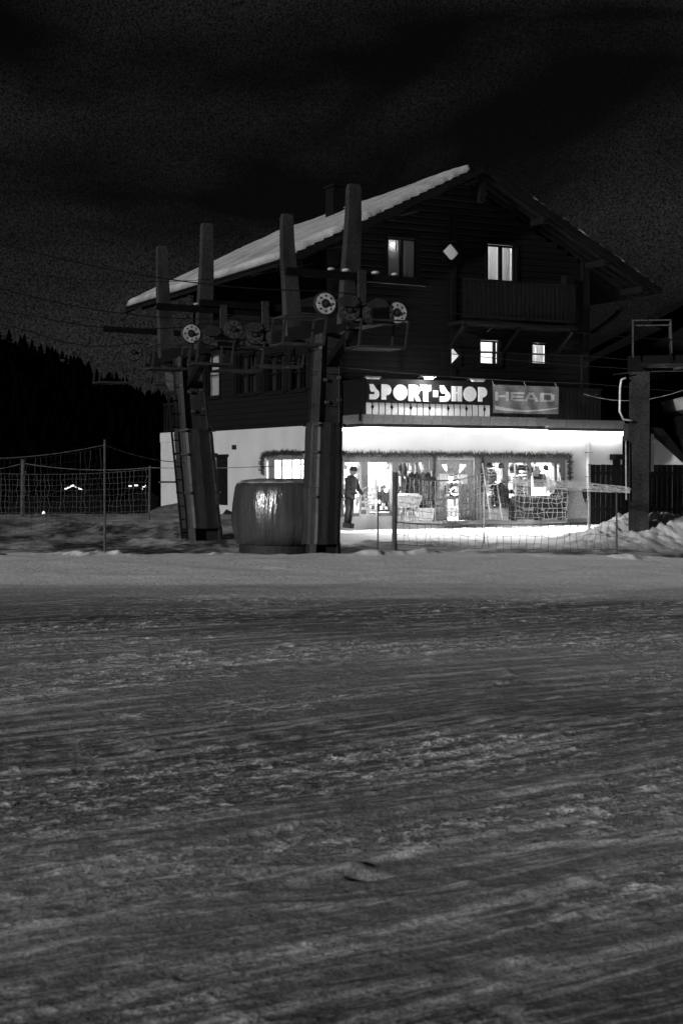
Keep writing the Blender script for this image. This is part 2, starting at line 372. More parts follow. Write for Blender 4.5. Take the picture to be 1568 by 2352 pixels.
def height(x, y, full=True):
    x = np.asarray(x, float); y = np.asarray(y, float)
    a = x * math.cos(ANG) + y * math.sin(ANG); b = -x * math.sin(ANG) + y * math.cos(ANG)
    near = 1 - ss(y, 19, 22.5)
    edge = 27.6 + .9 * fbm(x * .45, y * 0 + 3, 3) + .5 * fbm(x * 2.2, y * 0 + 8, 3) + ss(x, 3, 7) * -.9
    # the piste: long drag marks, ridges and crumbs
    h = near * (.010 * fbm(a * .30, b * 1.4, 3) + .010 * fbm(a * .9, b * 5.5, 3) + .10 * fbm(x * .25 + 9, y * .25, 2))
    cr = vnoise(x * 7, y * 7); h = h + near * .006 * np.maximum(0, cr - .18) / .3
    T = marks(x, y); h = h + near * .016 * np.minimum(T, 1.6)
    # dip, then the smooth bank facing the camera
    h = h - .16 * ss(y, 13.5, 19.8) + .20 * ss(y, 19.6, 27.6)
    h = h + .02 * fbm(x * 1.1, y * 1.5, 3) * (1 - near)
    h = h + .20 * np.exp(-((y - edge + .35) / .3) ** 2) * np.maximum(0, fbm(x * 1.3 + 7, y * .6 + 1, 4, .6) - .08)
    # sharp drop behind the bank into the churned strip
    ch = ss(y, edge, edge + .5)
    h = h - ch * .12
    mid = ch * (1 - ss(y, 40, 47)) * (1 - .8 * ss(y, 33, 35) * ss(x, -2, -.5))
    left = 1 - ss(x, -3.0, -1.0)
    h = h + mid * (.10 * fbm(x * .8, y * .5, 3, .5) + .035 * fbm(x * 4, y * 3, 3)) * (1 - .75 * ss(y, 33, 36) * ss(x, -1, 1)) 
    h = h + left * ss(y, 31, 40) * .40 * (1 - ss(y, 42, 50))
    h = h + ss(y, edge, 37) * (1 - left) * -.02
    # snow in front of the shop
    h = h + (1 - left) * .07 * np.exp(-((y - 37.5) / 3.0) ** 2) * (1 + .35 * fbm(x * .8, y * .5, 3))
    h = h - .08 * ss(y, 39, 43) * (1 - left)
    # ploughed mound at the right
    mm = np.exp(-((x - 7.0) / 1.5) ** 2 - ((y - 33.2) / 1.6) ** 2) + .95 * np.exp(-((x - 10.5) / 2.8) ** 2 - ((y - 33.6) / 1.9) ** 2) + .22 * np.exp(-((x - 5.6) / 1.2) ** 2 - ((y - 31.5) / 1.6) ** 2)
    h = h + mm * (.60 + .16 * fbm(x * 1.2, y * 1.2, 3, .5) + .13 * fbm(x * 4.5, y * 4.5, 4, .7) + .12 * np.maximum(0, vnoise(x * 3.2, y * 3.2) - .2))
    # land falling away to the valley at the left and behind
    fall = ss(y, 42, 55) * (1 - ss(x, -9, -6)) 
    h = h - fall * np.maximum(0, (y - 42)) * .05
    h = h - (1 - fall) * ss(y, 75, 160) * 5
    for (lx, ly, lr, lh) in LP:
        dx = (x - lx) / (lr * 1.6); dy = (y - ly) / lr
        m = (np.abs(dx) < 4) & (np.abs(dy) < 4)
        if np.any(m): h = np.where(m, h + (lh if lh == .018 and lr == .045 else .25 * lh) * np.exp(-(dx * dx + dy * dy) ** 1.1) - (.035 if lh == .018 and lr == .045 else 0) * np.exp(-((dx - .2) ** 2 + (dy + 1.6) ** 2) * 1.2), h)
    return h
def H(x, y): return float(height(np.array([x]), np.array([y]))[0])
def clean_and_light(x, y):  # snow tone: real dirt, plus light and shade put into the colour
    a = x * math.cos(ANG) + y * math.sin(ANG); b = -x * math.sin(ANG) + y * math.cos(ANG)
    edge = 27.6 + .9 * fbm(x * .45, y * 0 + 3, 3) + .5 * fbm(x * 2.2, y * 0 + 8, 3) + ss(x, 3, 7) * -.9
    c = .31 + .20 * fbm(a * .10, b * .45, 3) + .07 * fbm(a * .5, b * 3, 3)  # dark piste base: its dimmer light is put into the colour
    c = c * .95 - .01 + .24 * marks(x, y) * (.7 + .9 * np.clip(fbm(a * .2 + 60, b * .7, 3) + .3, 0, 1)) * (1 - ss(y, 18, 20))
    c = c - .13 * np.exp(-((y - 16.3 - .12 * x) / 1.5) ** 2) + .17 * np.exp(-((y - 12.6 - .15 * x) / 1.9) ** 2) - .12 * np.exp(-((y - 9.0 - .35 * x) / 1.2) ** 2) + .10 * np.exp(-((y - 6.2 - .35 * x) / .8) ** 2) - .12 * (1 - ss(y, 4.3, 5.0))  # lighter and darker bands of light across the piste, painted as albedo
    c = c + (.88 - c) * ss(y + 1.6 * fbm(x * .12, y * 1.4, 4, .6), 19.4 - .05 * x, 23.2 - .05 * x)  # bank turned paler than the piste, its stronger light painted in
    dirt = ss(y, edge + .05, edge + .3)
    n = fbm(x * 1.3 + 4, y * .8, 4, .6)
    tuft = fbm(x * 6, y * 4, 3, .7)
    c = c + dirt * (np.clip(.22 + .40 * n - .25 * tuft, .04, .45) - c)
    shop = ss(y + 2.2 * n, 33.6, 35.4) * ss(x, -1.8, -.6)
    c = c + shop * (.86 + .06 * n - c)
    md = np.exp(-((x - 6.8) / 3.2) ** 2 - ((y - 32.6) / 2.4) ** 2) + np.exp(-((x - 10.5) / 3) ** 2 - ((y - 33) / 2.5) ** 2)
    c = c + np.clip(md * 1.3, 0, 1) * ss(y, 29.2, 30.5) * (.78 + .2 * n - c)
    farl = ss(y, 36, 41) * (1 - ss(x, -2.5, -1))
    c = c + farl * (.27 + .12 * n - c)
    c = np.where(y > 60, .12, c)
    return np.clip(c, .03, .9)
def axis(segs):
    r = []
    for a, b, n in segs: r += list(np.linspace(a, b, n, endpoint=False))
    r.append(segs[-1][1]); return np.array(r)
ys = [1.2]
while ys[-1] < 34: ys.append(ys[-1] + .016 + .0022 * (ys[-1] - 1.2))
ys = np.concatenate([axis([(-150, -10, 10), (-10, 1.2, 16)])[:-1], np.array(ys), axis([(ys[-1] + .1, 60, 160), (60, 200, 40), (200, 1500, 20)])])
xs = axis([(-800, -120, 12), (-120, -16, 40), (-16, -7.5, 90), (-7.5, 7.5, 440), (7.5, 16, 90), (16, 120, 40), (120, 800, 12)])
X, Y = np.meshgrid(xs, ys); Z = height(X, Y); C = clean_and_light(X, Y)
nx, ny = len(xs), len(ys)
me = bpy.data.meshes.new('snow_ground'); me.vertices.add(nx * ny)
me.vertices.foreach_set('co', np.stack([X.ravel(), Y.ravel(), Z.ravel()], 1).astype(np.float32).ravel())
idx = np.arange(nx * ny).reshape(ny, nx); q = np.stack([idx[:-1, :-1], idx[:-1, 1:], idx[1:, 1:], idx[1:, :-1]], -1).reshape(-1, 4)
me.loops.add(q.size); me.loops.foreach_set('vertex_index', q.ravel().astype(np.int32)); me.polygons.add(len(q))
me.polygons.foreach_set('loop_start', np.arange(0, q.size, 4, dtype=np.int32)); me.polygons.foreach_set('loop_total', np.full(len(q), 4, dtype=np.int32))
me.polygons.foreach_set('use_smooth', np.ones(len(q), dtype=bool)); me.update(calc_edges=True)
at_ = me.attributes.new('clean_and_light', 'FLOAT', 'POINT'); at_.data.foreach_set('value', C.ravel().astype(np.float32))
TR_ = (1 - ss(Y - .05 * X, 18.5, 22)).astype(np.float32); at2_ = me.attributes.new('track', 'FLOAT', 'POINT'); at2_.data.foreach_set('value', TR_.ravel())
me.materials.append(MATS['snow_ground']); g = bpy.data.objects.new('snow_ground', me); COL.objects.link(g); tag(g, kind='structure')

# hill with its forest
def hillz(x, y):
    crest = 23.0 + .40 * (-53 - x); crest = crest if x < 0 else 3.0 + 0.0 * x
    crest = max(crest, 2.5) - 1.2
    if x > 40: crest = 6 + .0 * x
    t = min(1, max(0, (y - 150) / 250)); t2 = min(1, max(0, (760 - y) / 360))
    return -9 + (crest + 9) * (t * t2) ** .9 + 1.5 * mnoise.noise(Vector((x * .03, y * .03, 2)))
hb = MB(); gx = [-420 + 14 * i for i in range(61)]; gy = [140 + 15 * j for j in range(42)]
hb.add([(x, y, hillz(x, y)) for y in gy for x in gx], [(j * 61 + i, j * 61 + i + 1, (j + 1) * 61 + i + 1, (j + 1) * 61 + i) for j in range(41) for i in range(60)])
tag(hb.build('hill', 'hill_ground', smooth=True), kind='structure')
fb = MB(); fr = random.Random(5)
for i in range(3600):
    y = 160 + 260 * fr.random() ** .7; x = -150 + fr.random() * 205 if i % 6 else fr.random() * 130
    if x < -.27 * y - 30: continue
    z = hillz(x, y) - .3; h = 1.9 + 2.2 * fr.random(); r = h * .30
    if x > -8: h *= .5
    for k in range(3):
        zz = z + h * (.08 + .27 * k); rr = r * (1 - .27 * k); n = 6; ph = fr.random()
        ring = [(x + rr * (.75 + .5 * fr.random()) * math.cos(2 * math.pi * (j + ph) / n), y + rr * math.sin(2 * math.pi * (j + ph) / n), zz) for j in range(n)]
        fb.add(ring + [(x, y, min(z + h, zz + h * .5))], [(j, (j + 1) % n, n) for j in range(n)])
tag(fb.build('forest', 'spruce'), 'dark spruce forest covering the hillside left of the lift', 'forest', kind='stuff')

# ------------------------------------------------------------------ the shop chalet: own frame (x along the front, y into the house)
TH = math.atan2(.46, .888)
C0 = V(-.38, 43, 0); BM = Matrix.Translation(C0) @ Matrix.Rotation(TH, 4, 'Z'); BMI = BM.inverted()
cl = BMI @ CAM
def F(u, v, p=0):                      # point on the plane p metres in front of the front wall -> (x, z)
    d = BMI.to_3x3() @ ray(u, v); k = (-p - cl.y) / d.y; q = cl + d * k; return q.x, q.z
def S(u, v, p=0):                      # point on the plane p metres outside the left side wall -> (y, z)
    d = BMI.to_3x3() @ ray(u, v); k = (-p - cl.x) / d.x; q = cl + d * k; return q.y, q.z
def rectF(u0, u1, v0, v1, p=0):
    um = (u0 + u1) / 2; vm = (v0 + v1) / 2
    return F(u0, vm, p)[0], F(u1, vm, p)[0], F(um, v1, p)[1], F(um, v0, p)[1]
def rectS(u0, u1, v0, v1, p=0):
    um = (u0 + u1) / 2; vm = (v0 + v1) / 2
    return S(u1, vm, p)[0], S(u0, vm, p)[0], S(um, v1, p)[1], S(um, v0, p)[1]
WF = 9.55; ZE = 7.64; ZR = 11.08; TE = 2.2; TR = WF / 2; SL = (ZR - ZE) / (TR + TE); YF = -1.2; YB = 12.3; ZW = 3.02
house = empty('sport_shop_chalet', BM, (0, 0, 0), 'large dark timber chalet with snowy gable roof above a brightly lit ground floor shop', 'building')

# openings ------------------------------------------------------
shopL = list(rectF(762, 985, 1056, 1192)); shopL[2] = .22
door = list(rectF(1003, 1088, 1056, 1200)); door[2] = .04
shopR = list(rectF(1112, 1297, 1056, 1180)); shopR[2] = .40
shopL[0] = .38
ztop = min(shopL[3], door[3], shopR[3])
for q_ in (shopL, door, shopR): q_[3] = ztop
W_up = [rectF(889, 958, 547, 647), rectF(1118, 1183, 563, 655), rectF(1101, 1148, 782, 838), rectF(1220, 1258, 788, 838)]
def diamond(u, v, r, p=0):
    x, z = F(u, v, p); rr = abs(F(u + r, v, p)[0] - x); rz = F(u, v - r * 1.1, p)[1] - z; return x, z, rr, rz
D_up = [diamond(1037, 579, 21), diamond(1036, 815, 23)]

def grid_wall(mb, a0, a1, z0, z1, holes, t0, t1, axis_='x'):
    A = sorted({a0, a1} | {h[0] for h in holes} | {h[1] for h in holes}); Zs = sorted({z0, z1} | {h[2] for h in holes} | {h[3] for h in holes})
    A = [a for a in A if a0 <= a <= a1]; Zs = [z for z in Zs if z0 <= z <= z1]
    for i in range(len(A) - 1):
        j = 0
        while j < len(Zs) - 1:
            cx = (A[i] + A[i + 1]) / 2; cz = (Zs[j] + Zs[j + 1]) / 2
            if any(h[0] < cx < h[1] and h[2] < cz < h[3] for h in holes): j += 1; continue
            k = j
            while k + 1 < len(Zs) - 1 and not any(h[0] < cx < h[1] and h[2] < (Zs[k + 1] + Zs[k + 2]) / 2 < h[3] for h in holes): k += 1
            if axis_ == 'x': mb.box(A[i], A[i + 1], t0, t1, Zs[j], Zs[k + 1])
            else: mb.box(t0, t1, A[i], A[i + 1], Zs[j], Zs[k + 1])
            j = k + 1
b = MB(); grid_wall(b, 0, 11.1, -.6, ZW, [shopL, door, shopR], 0, .3); b.build('shop_front_wall', 'plaster_shop', house)
sideW = rectS(612, 697, 1050, 1112); sideD = list(rectS(494, 523, 1050, 1160)); 
b = MB(); grid_wall(b, .3, 14.6, -.8, ZW, [sideW, sideD], 0, .3, 'y'); b.build('side_wall', 'plaster', house)
b = MB(); b.box(10.8, 11.1, .3, 11, -.6, ZW); b.box(.3, 10.8, 10.7, 11, -.6, ZW); b.build('rear_wall', 'plaster', house)
b = MB(); b.box(0.02, WF - .02, .02, YB - 1.2, ZW, ZW + .12); b.build('floor_slab', 'beam_timber', house)
b = MB(); b.box(-.02, 3.2, 11.3, 14.62, ZW - .34, ZW + .06, .02); b.build('annex_roof', 'plaster', house)

# upper walls, board by board ------------------------------------
holesF = [tuple(h) for h in W_up] + [(x - rx, x + rx, z - rz, z + rz) for x, z, rx, rz in D_up]
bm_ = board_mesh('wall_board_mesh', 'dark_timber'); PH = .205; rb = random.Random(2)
def segs(a0, a1, holes):
    s_ = [(a0, a1)]
    for h in holes:
        n_ = []
        for (p, q2) in s_:
            if h[1] <= p or h[0] >= q2: n_.append((p, q2)); continue
            if h[0] > p: n_.append((p, h[0]))
            if h[1] < q2: n_.append((h[1], q2))
        s_ = n_
    return [t for t in s_ if t[1] - t[0] > .02]
z = ZW + .12; front = house
while z < ZR - .45:
    zc = z + PH / 2; tmin = max(0, (z + PH - (ZE - .22)) / SL - TE); tmax = WF - tmin
    if tmax - tmin < .3: break
    hs = [h for h in holesF if h[2] < zc < h[3]]
    for (p, q2) in segs(tmin, tmax, hs):
        piece('board', bm_, house, ((p + q2) / 2, .08 + rb.uniform(-.006, .006), zc), (q2 - p - .004, .16, PH))
    z += PH
uwin = [rectS(474, 505, 812, 912), rectS(545, 590, 812, 905), rectS(610, 655, 812, 900), rectS(668, 705, 812, 895)]
z = ZW + .12
while z < ZE + .65:
    zc = z + PH / 2; hs = [h for h in uwin if h[2] < zc < h[3]]
    for (p, q2) in segs(.17, 11.1, hs):
        o = piece('board', bm_, house, (.08 + rb.uniform(-.006, .006), (p + q2) / 2, zc), (q2 - p - .004, .16, PH), (0, 0, -math.pi / 2))
    z += PH
# protruding log ends at the corner and right wall
b = MB(); b.box(WF - .16, WF, .17, 11.1, ZW + .12, ZE + .8); b.box(.2, WF - .2, 10.95, 11.1, ZW + .12, ZE + .8); b.build('rear_timber_wall', 'dark_timber', house)
b = MB(); b.box(-.14, .20, -.12, -.002, ZW, ZE + .9, .02); b.box(-.14, -.002, .0, .2, ZW, ZE + .5, .02); b.build('corner_post', 'beam_timber', house)
b = MB(); b.box(WF - .22, WF + .06, -.12, -.002, ZW, ZE + .9, .02); b.build('corner_post', 'beam_timber', house)
xq = F(1040, 700)[0]
b = MB(); b.box(xq - .09, xq + .09, -.05, -.002, ZW + .2, D_up[1][1] - D_up[1][3] - .05, .01); b.box(xq - .09, xq + .09, -.05, -.002, D_up[1][1] + D_up[1][3] + .05, D_up[0][1] - D_up[0][3] - .05, .01)
b.box(xq - .09, xq + .09, -.05, -.002, D_up[0][1] + D_up[0][3] + .05, ZR - 1.4, .01); b.build('middle_post', 'beam_timber', house)

# windows --------------------------------------------------------
def window(rect, plane='F', kind='curtain', bars=(1, 0), power=20, bulb=None, shutters=False, depth=.16, label=None, cmat='curtain'):
    a0, a1, z0, z1 = rect; fr_ = MB(); w_ = .055
    def bx(mb, p, q, y0, y1, zz0, zz1):
        if plane == 'F': mb.box(p, q, y0, y1, zz0, zz1)
        else: mb.box(y0, y1, p, q, zz0, zz1)
    bx(fr_, a0, a0 + w_, .03, .13, z0, z1); bx(fr_, a1 - w_, a1, .03, .13, z0, z1)
    bx(fr_, a0 + w_, a1 - w_, .03, .13, z0, z0 + w_); bx(fr_, a0 + w_, a1 - w_, .03, .13, z1 - w_, z1)
    nv, nh = bars
    for k in range(nv):
        c = a0 + (a1 - a0) * (k + 1) / (nv + 1); ww = .10 if nv == 1 and kind != 'plain' else .035
        bx(fr_, c - ww / 2, c + ww / 2, .025, .125, z0 + w_, z1 - w_)
    for k in range(nh):
        c = z0 + (z1 - z0) * (k + 1) / (nh + 1); bx(fr_, a0 + w_, a1 - w_, .032, .118, c - .015, c + .015)
    win = fr_.build('window', 'frame_timber' if kind == 'shop' else 'beam_timber', house)
    if label: win['label'] = label
    pn = MB(); bx(pn, a0 + w_, a1 - w_, .075, .083, z0 + w_, z1 - w_); pn.build('pane', 'window_glass', win)
    cs = MB(); c_ = .09
    bx(cs, a0 - c_, a0, -.035, -.001, z0 - c_, z1 + c_); bx(cs, a1, a1 + c_, -.035, -.001, z0 - c_, z1 + c_)
    bx(cs, a0, a1, -.036, -.001, z1, z1 + c_); bx(cs, a0, a1, -.06, -.001, z0 - c_, z0); cs.build('casing', 'beam_timber', win)
    if shutters:
        for sgn in (-1, 1):
            sh = MB(); e = a0 - c_ - .01 if sgn < 0 else a1 + c_ + .01; wv = min(.42, (a1 - a0) * .5)
            bx(sh, *((e - wv, e) if sgn < 0 else (e, e + wv)), -.05, -.012, z0, z1)
            for k in range(7):
                zz = z0 + (z1 - z0) * (k + .5) / 7; bx(sh, *((e - wv + .05, e - .05) if sgn < 0 else (e + .05, e + wv - .05)), -.062, -.05, zz - .05, zz + .03)
            sh.build('shutter', 'dark_timber', win)
    # the room behind
    if kind != 'shop':
        rm = MB(); ex = .25; D = 1.6
        lo, hi, zl, zh = a0 - ex, a1 + ex, z0 - ex, z1 + ex
        bx(rm, lo, hi, D, D + .05, zl, zh); bx(rm, lo - .05, lo, .165, D + .05, zl, zh); bx(rm, hi, hi + .05, .165, D + .05, zl, zh)
        bx(rm, lo - .05, hi + .05, .165, D + .05, zl - .05, zl); bx(rm, lo - .05, hi + .05, .165, D + .05, zh, zh + .05)
        rm.build('room', 'interior_white', win)
    if kind == 'curtain':
        ct = MB(); n = 46; half = []
        for (p, q2) in ((a0 + .03, (a0 + a1) / 2 - .02), ((a0 + a1) / 2 + .02, a1 - .03)):
            vs = []; 
            for i in range(n + 1):
                t = i / n; a = p + (q2 - p) * t; yy = .24 + .03 * math.sin(t * 34 + p * 5) + .012 * math.sin(t * 71)
                for zz in (z0 + .02, z1 - .02): vs.append((a, yy, zz) if plane == 'F' else (yy, a, zz))
            ct.add(vs, [(2 * i, 2 * i + 2, 2 * i + 3, 2 * i + 1) for i in range(n)])
        ct.build('curtain', cmat, win, smooth=True)
    if power:
        c = ((a0 + a1) / 2, 1.05, z1 - .15) if plane == 'F' else (1.05, (a0 + a1) / 2, z1 - .15)
        if bulb: c = bulb
        lamp('room_light', 'POINT', c, power, .07, parent=win)
        bl = MB().ball(c, .055); bl.build('bulb', 'glow_bulb', win, True)
    return win
window(W_up[0], power=12, bars=(1, 0), bulb=(F(907, 560)[0], .16, F(907, 560)[1]), label='dim curtained top window with a bare bulb behind its left pane')
window(W_up[1], power=48, bars=(1, 0), label='bright curtained top window')
wi = window(W_up[2], kind='plain', power=100, bars=(0, 1)); a0, a1, z0, z1 = W_up[2]
MB().box(a0 + (a1 - a0) * .7, a0 + (a1 - a0) * .8, .026, .124, z0 + .05, z1 - .05).build('mullion', 'beam_timber', wi)
window(W_up[3], kind='curtain', power=75, bars=(0, 1))
def dia(d, power, cutleft=False):
    x, z, rx, rz = d
    fr_ = MB(); hw = (x - rx, x + rx, z - rz, z + rz)
    # square surround of boards with a lozenge opening
    for sx in (-1, 1):
        for sz in (-1, 1):
            fr_.prism([(x + sx * rx, z), (x + sx * rx, z + sz * rz), (x, z + sz * rz)][::(1 if sx * sz > 0 else -1)], -.03, .15)
    win = fr_.build('lozenge_window', 'beam_timber', house)
    MB().box(x - rx, x + rx, .10, .106, z - rz, z + rz).build('pane', 'window_glass', win)
    rm = MB(); rm.box(x - rx, x + rx, 1.0, 1.05, z - rz, z + rz)
    rm.box(x - rx - .05, x - rx, .165, 1.05, z - rz, z + rz); rm.box(x + rx, x + rx + .05, .165, 1.05, z - rz, z + rz)
    rm.box(x - rx - .05, x + rx + .05, .165, 1.05, z - rz - .05, z - rz); rm.box(x - rx - .05, x + rx + .05, .165, 1.05, z + rz, z + rz + .05)
    rm.build('room', 'interior_white', win)
    lamp('room_light', 'POINT', (x, .55, z), power, .12, parent=win)
    ct = MB().box(x - rx, x + rx, .2, .204, z - rz, z + rz); ct.build('curtain', 'curtain', win)
    if cutleft: MB().box(x - rx, x - .02, -.045, -.031, z - rz, z + rz).build('cover_board', 'beam_timber', win)
dia(D_up[0], 3.2); dia(D_up[1], 12, True)
window(uwin[0], 'S', kind='curtain', power=.9, bars=(0, 1), shutters=False)
for r_ in uwin[1:]: window(r_, 'S', kind='curtain', power=0, bars=(1, 1), shutters=True, cmat='dark_cloth')
# side door and far small window
b = MB().box(.06, .14, sideD[0], sideD[1], sideD[2], sideD[3]); dr = b.build('side_door', 'beam_timber', house)
MB().box(-.04, -.001, sideD[0] - .1, sideD[1] + .1, sideD[3], sideD[3] + .1).build('casing', 'beam_timber', dr)

# shop front -------------------------------------------------------
def shopfront(rect, cols, plane='F', label=None, low=False):
    a0, a1, z0, z1 = rect
    def bx(mb, p, q, y0, y1, zz0, zz1):
        if plane == 'F': mb.box(p, q, y0, y1, zz0, zz1)
        else: mb.box(y0, y1, p, q, zz0, zz1)
    td = .20 if plane == 'F' else .04; py = .10 if plane == 'F' else .015
    fm = MB(); bx(fm, a0, a1, .002, td, z1 - .09, z1); bx(fm, a0, a1, .002, td, z0, z0 + .10)
    sh = fm.build('shop_window', 'frame_timber', house)
    if label: sh['label'] = label
    for c, ww in cols:
        m2 = MB(); bx(m2, c - ww / 2, c + ww / 2, .0, td - .02, z0 + .10, z1 - .09); m2.build('mullion', 'frame_timber', sh)
    cs = [a0] + [c for c, _ in cols] + [a1]
    for i in range(len(cs) - 1):
        if cs[i + 1] - cs[i] < .12: continue
        m2 = MB(); bx(m2, cs[i] + .02, cs[i + 1] - .02, py, py + .008, z0 + .1, z1 - .09); m2.build('pane', 'window_glass', sh)
    # lintel casing
    m3 = MB(); bx(m3, a0 - .05, a1 + .05, -.05, -.001, z1, z1 + .13); m3.build('lintel', 'frame_timber', sh)
    return sh
fx = lambda u: F(u, 1120)[0]
shopfront(shopL, [(shopL[0] + .06, .12), (fx(838), .22), (fx(908), .24), (fx(948), .10), (fx(960), .08), (shopL[1] - .09, .18)], label='wide left shop window hung with lights')
shopfront(shopR, [(shopR[0] + .05, .10), (fx(1160), .24), (fx(1213), .22), (fx(1275), .12), (shopR[1] - .10, .2)], label='right shop window crowded with goods')
sw = shopfront(sideW, [(sideW[0] + (sideW[1] - sideW[0]) * .08, .06), (sideW[0] + (sideW[1] - sideW[0]) * .30, .07), (sideW[0] + (sideW[1] - sideW[0]) * .58, .1), (sideW[1] - (sideW[1] - sideW[0]) * .14, .45)], 'S', 'side shop window')
# pilasters each side of the door
for u0, u1 in ((985, 1003), (1088, 1112)): MB().box(fx(u0) + .02, fx(u1) - .02, -.06, -.001, .05, ztop + .13, .01).build('pilaster', 'frame_timber', house)
d0, d1, dz0, dz1 = door; dw = d1 - d0
# door leaf built round its glazed openings
xa, za = F(1015, 1066); xb_, zb = F(1074, 1085); xs0 = F(1029, 1120)[0]; xs1 = F(1056, 1120)[0]
zt_, zm = F(1045, 1067)[1], F(1045, 1087)[1]
b = MB()
b.box(d0, xs0, .06, .13, dz0, zm); b.box(xs1, d1, .06, .13, dz0, zm)
b.prism([(d0, zm), (xs0, zm), (xa, zt_), (d0, zt_)], .06, .13); b.prism([(xs1, zm), (d1, zm), (d1, zt_), (xb_, zt_)], .06, .13)
b.box(d0, d1, .06, .13, zt_, dz1); b.box(xs0, xs1, .062, .128, zm - .02, zm + .02)
dl = b.build('shop_door', 'door_paint', house)
MB().box(xs0, xs1, .06, .12, zm + .02, zt_).build('infill_panel', 'goods_mid', dl)
MB().box(d0 + .02, d1 - .02, .10, .106, dz0 + .02, dz1 - .02).build('pane', 'window_glass', dl)
MB().tube([(xs0 - .1, .02, F(1025, 1135)[1]), (xs0 - .1, .02, F(1025, 1115)[1])], .02).build('handle', 'goods_dark', dl)
for (u0, u1, v0, v1) in ((1010, 1028, 1088, 1125), (1058, 1074, 1090, 1112), (998, 1008, 1094, 1104)):
    x0, x1, zz0, zz1 = rectF(u0, u1, v0, v1); MB().box(x0, x1, .04, .048, zz0, zz1).build('notice', 'paper', dl)
x0, x1, zz0, zz1 = rectF(1031, 1055, 1098, 1145)
b = MB()
for k in range(14): a, c = random.uniform(x0, x1 - .1), random.uniform(zz0, zz1 - .1); b.box(a, a + random.uniform(.05, .12), .085 - k * .0008, .0855 - k * .0008, c, c + random.uniform(.04, .12))
b.build('sticker', 'goods_dark', dl)
b = MB().box(d0 + .01, d1 - .01, -.3, .3, -.1, .04); b.build('doorstep', 'plaster', house)

# shop room ------------------------------------------------------
b = MB(); b.box(.3, 10.8, .3, 6.5, -.1, .02); b.build('shop_floor', 'interior_floor', house)
b = MB(); b.box(.3, 10.8, 6.5, 6.6, .02, 2.9); b.box(.302, 10.8, .31, 6.5, 2.82, 2.9); b.box(10.0, 10.1, .31, 6.5, .02, 2.82); b.build('shop_room', 'interior_white', house)
for k, (x, y) in enumerate(((1.6, 1.3), (4.3, 1.3), (6.9, 1.3), (8.8, 1.3), (2.5, 4.3), (6.5, 4.3))):
    pn = MB().box(x - .6, x + .6, y - .2, y + .2, 2.77, 2.815); o = pn.build('ceiling_panel', 'glow_panel', house)
    lamp('shop_light', 'AREA', (x, y, 2.75), 820 if y < 2 else 460, 1.2, sy=.4, parent=house)

# roof -------------------------------------------------------------
def slope_pt(side, a, off=0):          # a: metres from the eave up the slope, off: above the slope
    ln = math.hypot(TR + TE, ZR - ZE); c, s_ = (TR + TE) / ln, (ZR - ZE) / ln
    x = -TE + a * c - off * s_; z = ZE + a * s_ + off * c
    if side > 0: x = WF - x
    return x, z
LN = math.hypot(TR + TE, ZR - ZE)
roof = MB(); 
roof.prism([(-TE, ZE - .06), (TR, ZR - .06), (WF + TE, ZE - .06), (WF + TE, ZE - .16), (TR, ZR - .17), (-TE, ZE - .16)], YF + .02, YB)
roof = roof.build('roof', 'roof_tile', house)
NC = 24; st = LN / NC
cme = bpy.data.meshes.new('tile_course'); cb = MB()
cb.add([(0, YF, .0), (st * 1.15, YF, -.045), (st * 1.15, YF, .0), (0, YF, .055), (0, YB, .0), (st * 1.15, YB, -.045), (st * 1.15, YB, .0), (0, YB, .055)], [(0, 1, 2, 3), (7, 6, 5, 4), (0, 4, 5, 1), (1, 5, 6, 2), (2, 6, 7, 3), (3, 7, 4, 0)])
cme.from_pydata(cb.v, [], cb.f); cme.materials.append(MATS['roof_tile'])
an = math.atan2(ZR - ZE, TR + TE)
for side in (-1, 1):
    for k in range(NC):
        x, z = slope_pt(side, k * st, -.03)
        o = bpy.data.objects.new('tile_course', cme); COL.objects.link(o); o.parent = roof; o.location = (x, 0, z)
        o.rotation_euler = (0, -an, 0) if side < 0 else (0, an, 0); o.scale = (1, 1, 1) if side < 0 else (-1, 1, 1)
        if k == NC - 1: o.scale = (o.scale.x * .85, 1, 1)
for side in (-1, 1):
    for yy in (YF - .03, YB):
        b = MB()
        p0 = slope_pt(side, -.02, -.10); p1 = slope_pt(side, LN, -.10)
        b.add([(p0[0], yy, p0[1] - .13), (p1[0], yy, p1[1] - .15), (p1[0], yy, p1[1] + .06), (p0[0], yy, p0[1] + .08), (p0[0], yy + .05, p0[1] - .13), (p1[0], yy + .05, p1[1] - .15), (p1[0], yy + .05, p1[1] + .06), (p0[0], yy + .05, p0[1] + .08)],
              [(0, 1, 2, 3), (7, 6, 5, 4), (0, 4, 5, 1), (1, 5, 6, 2), (2, 6, 7, 3), (3, 7, 4, 0)]); b.build('barge_board', 'beam_timber', roof)
for a, side in ((.6, -1), (2.35, -1), (5.0, -1), (.6, 1), (2.35, 1), (5.0, 1), (7.65, 1)):
    x, z = slope_pt(side, a, -.29); b = MB(); b.box(x - .11, x + .11, YF + .06, .0, z - .14, z + .06, .01); b.build('purlin', 'beam_timber', roof)
for side in (-1, 1):
    for k in range(14):
        y = .4 + k * .82; p0 = slope_pt(side, .12, -.22); p1 = slope_pt(side, 2.6, -.22)
        MB().beam((p0[0], y, p0[1]), (p1[0], y, p1[1]), .1, .12).build('rafter', 'beam_timber', roof)
    # front rafters under the gable overhang
    for yy in (-1.0, -.55, -.12):
        p0 = slope_pt(side, .2, -.225); p1 = slope_pt(side, LN - .1, -.235); MB().beam((p0[0], yy, p0[1]), (p1[0], yy, p1[1]), .1, .11).build('rafter', 'beam_timber', roof)
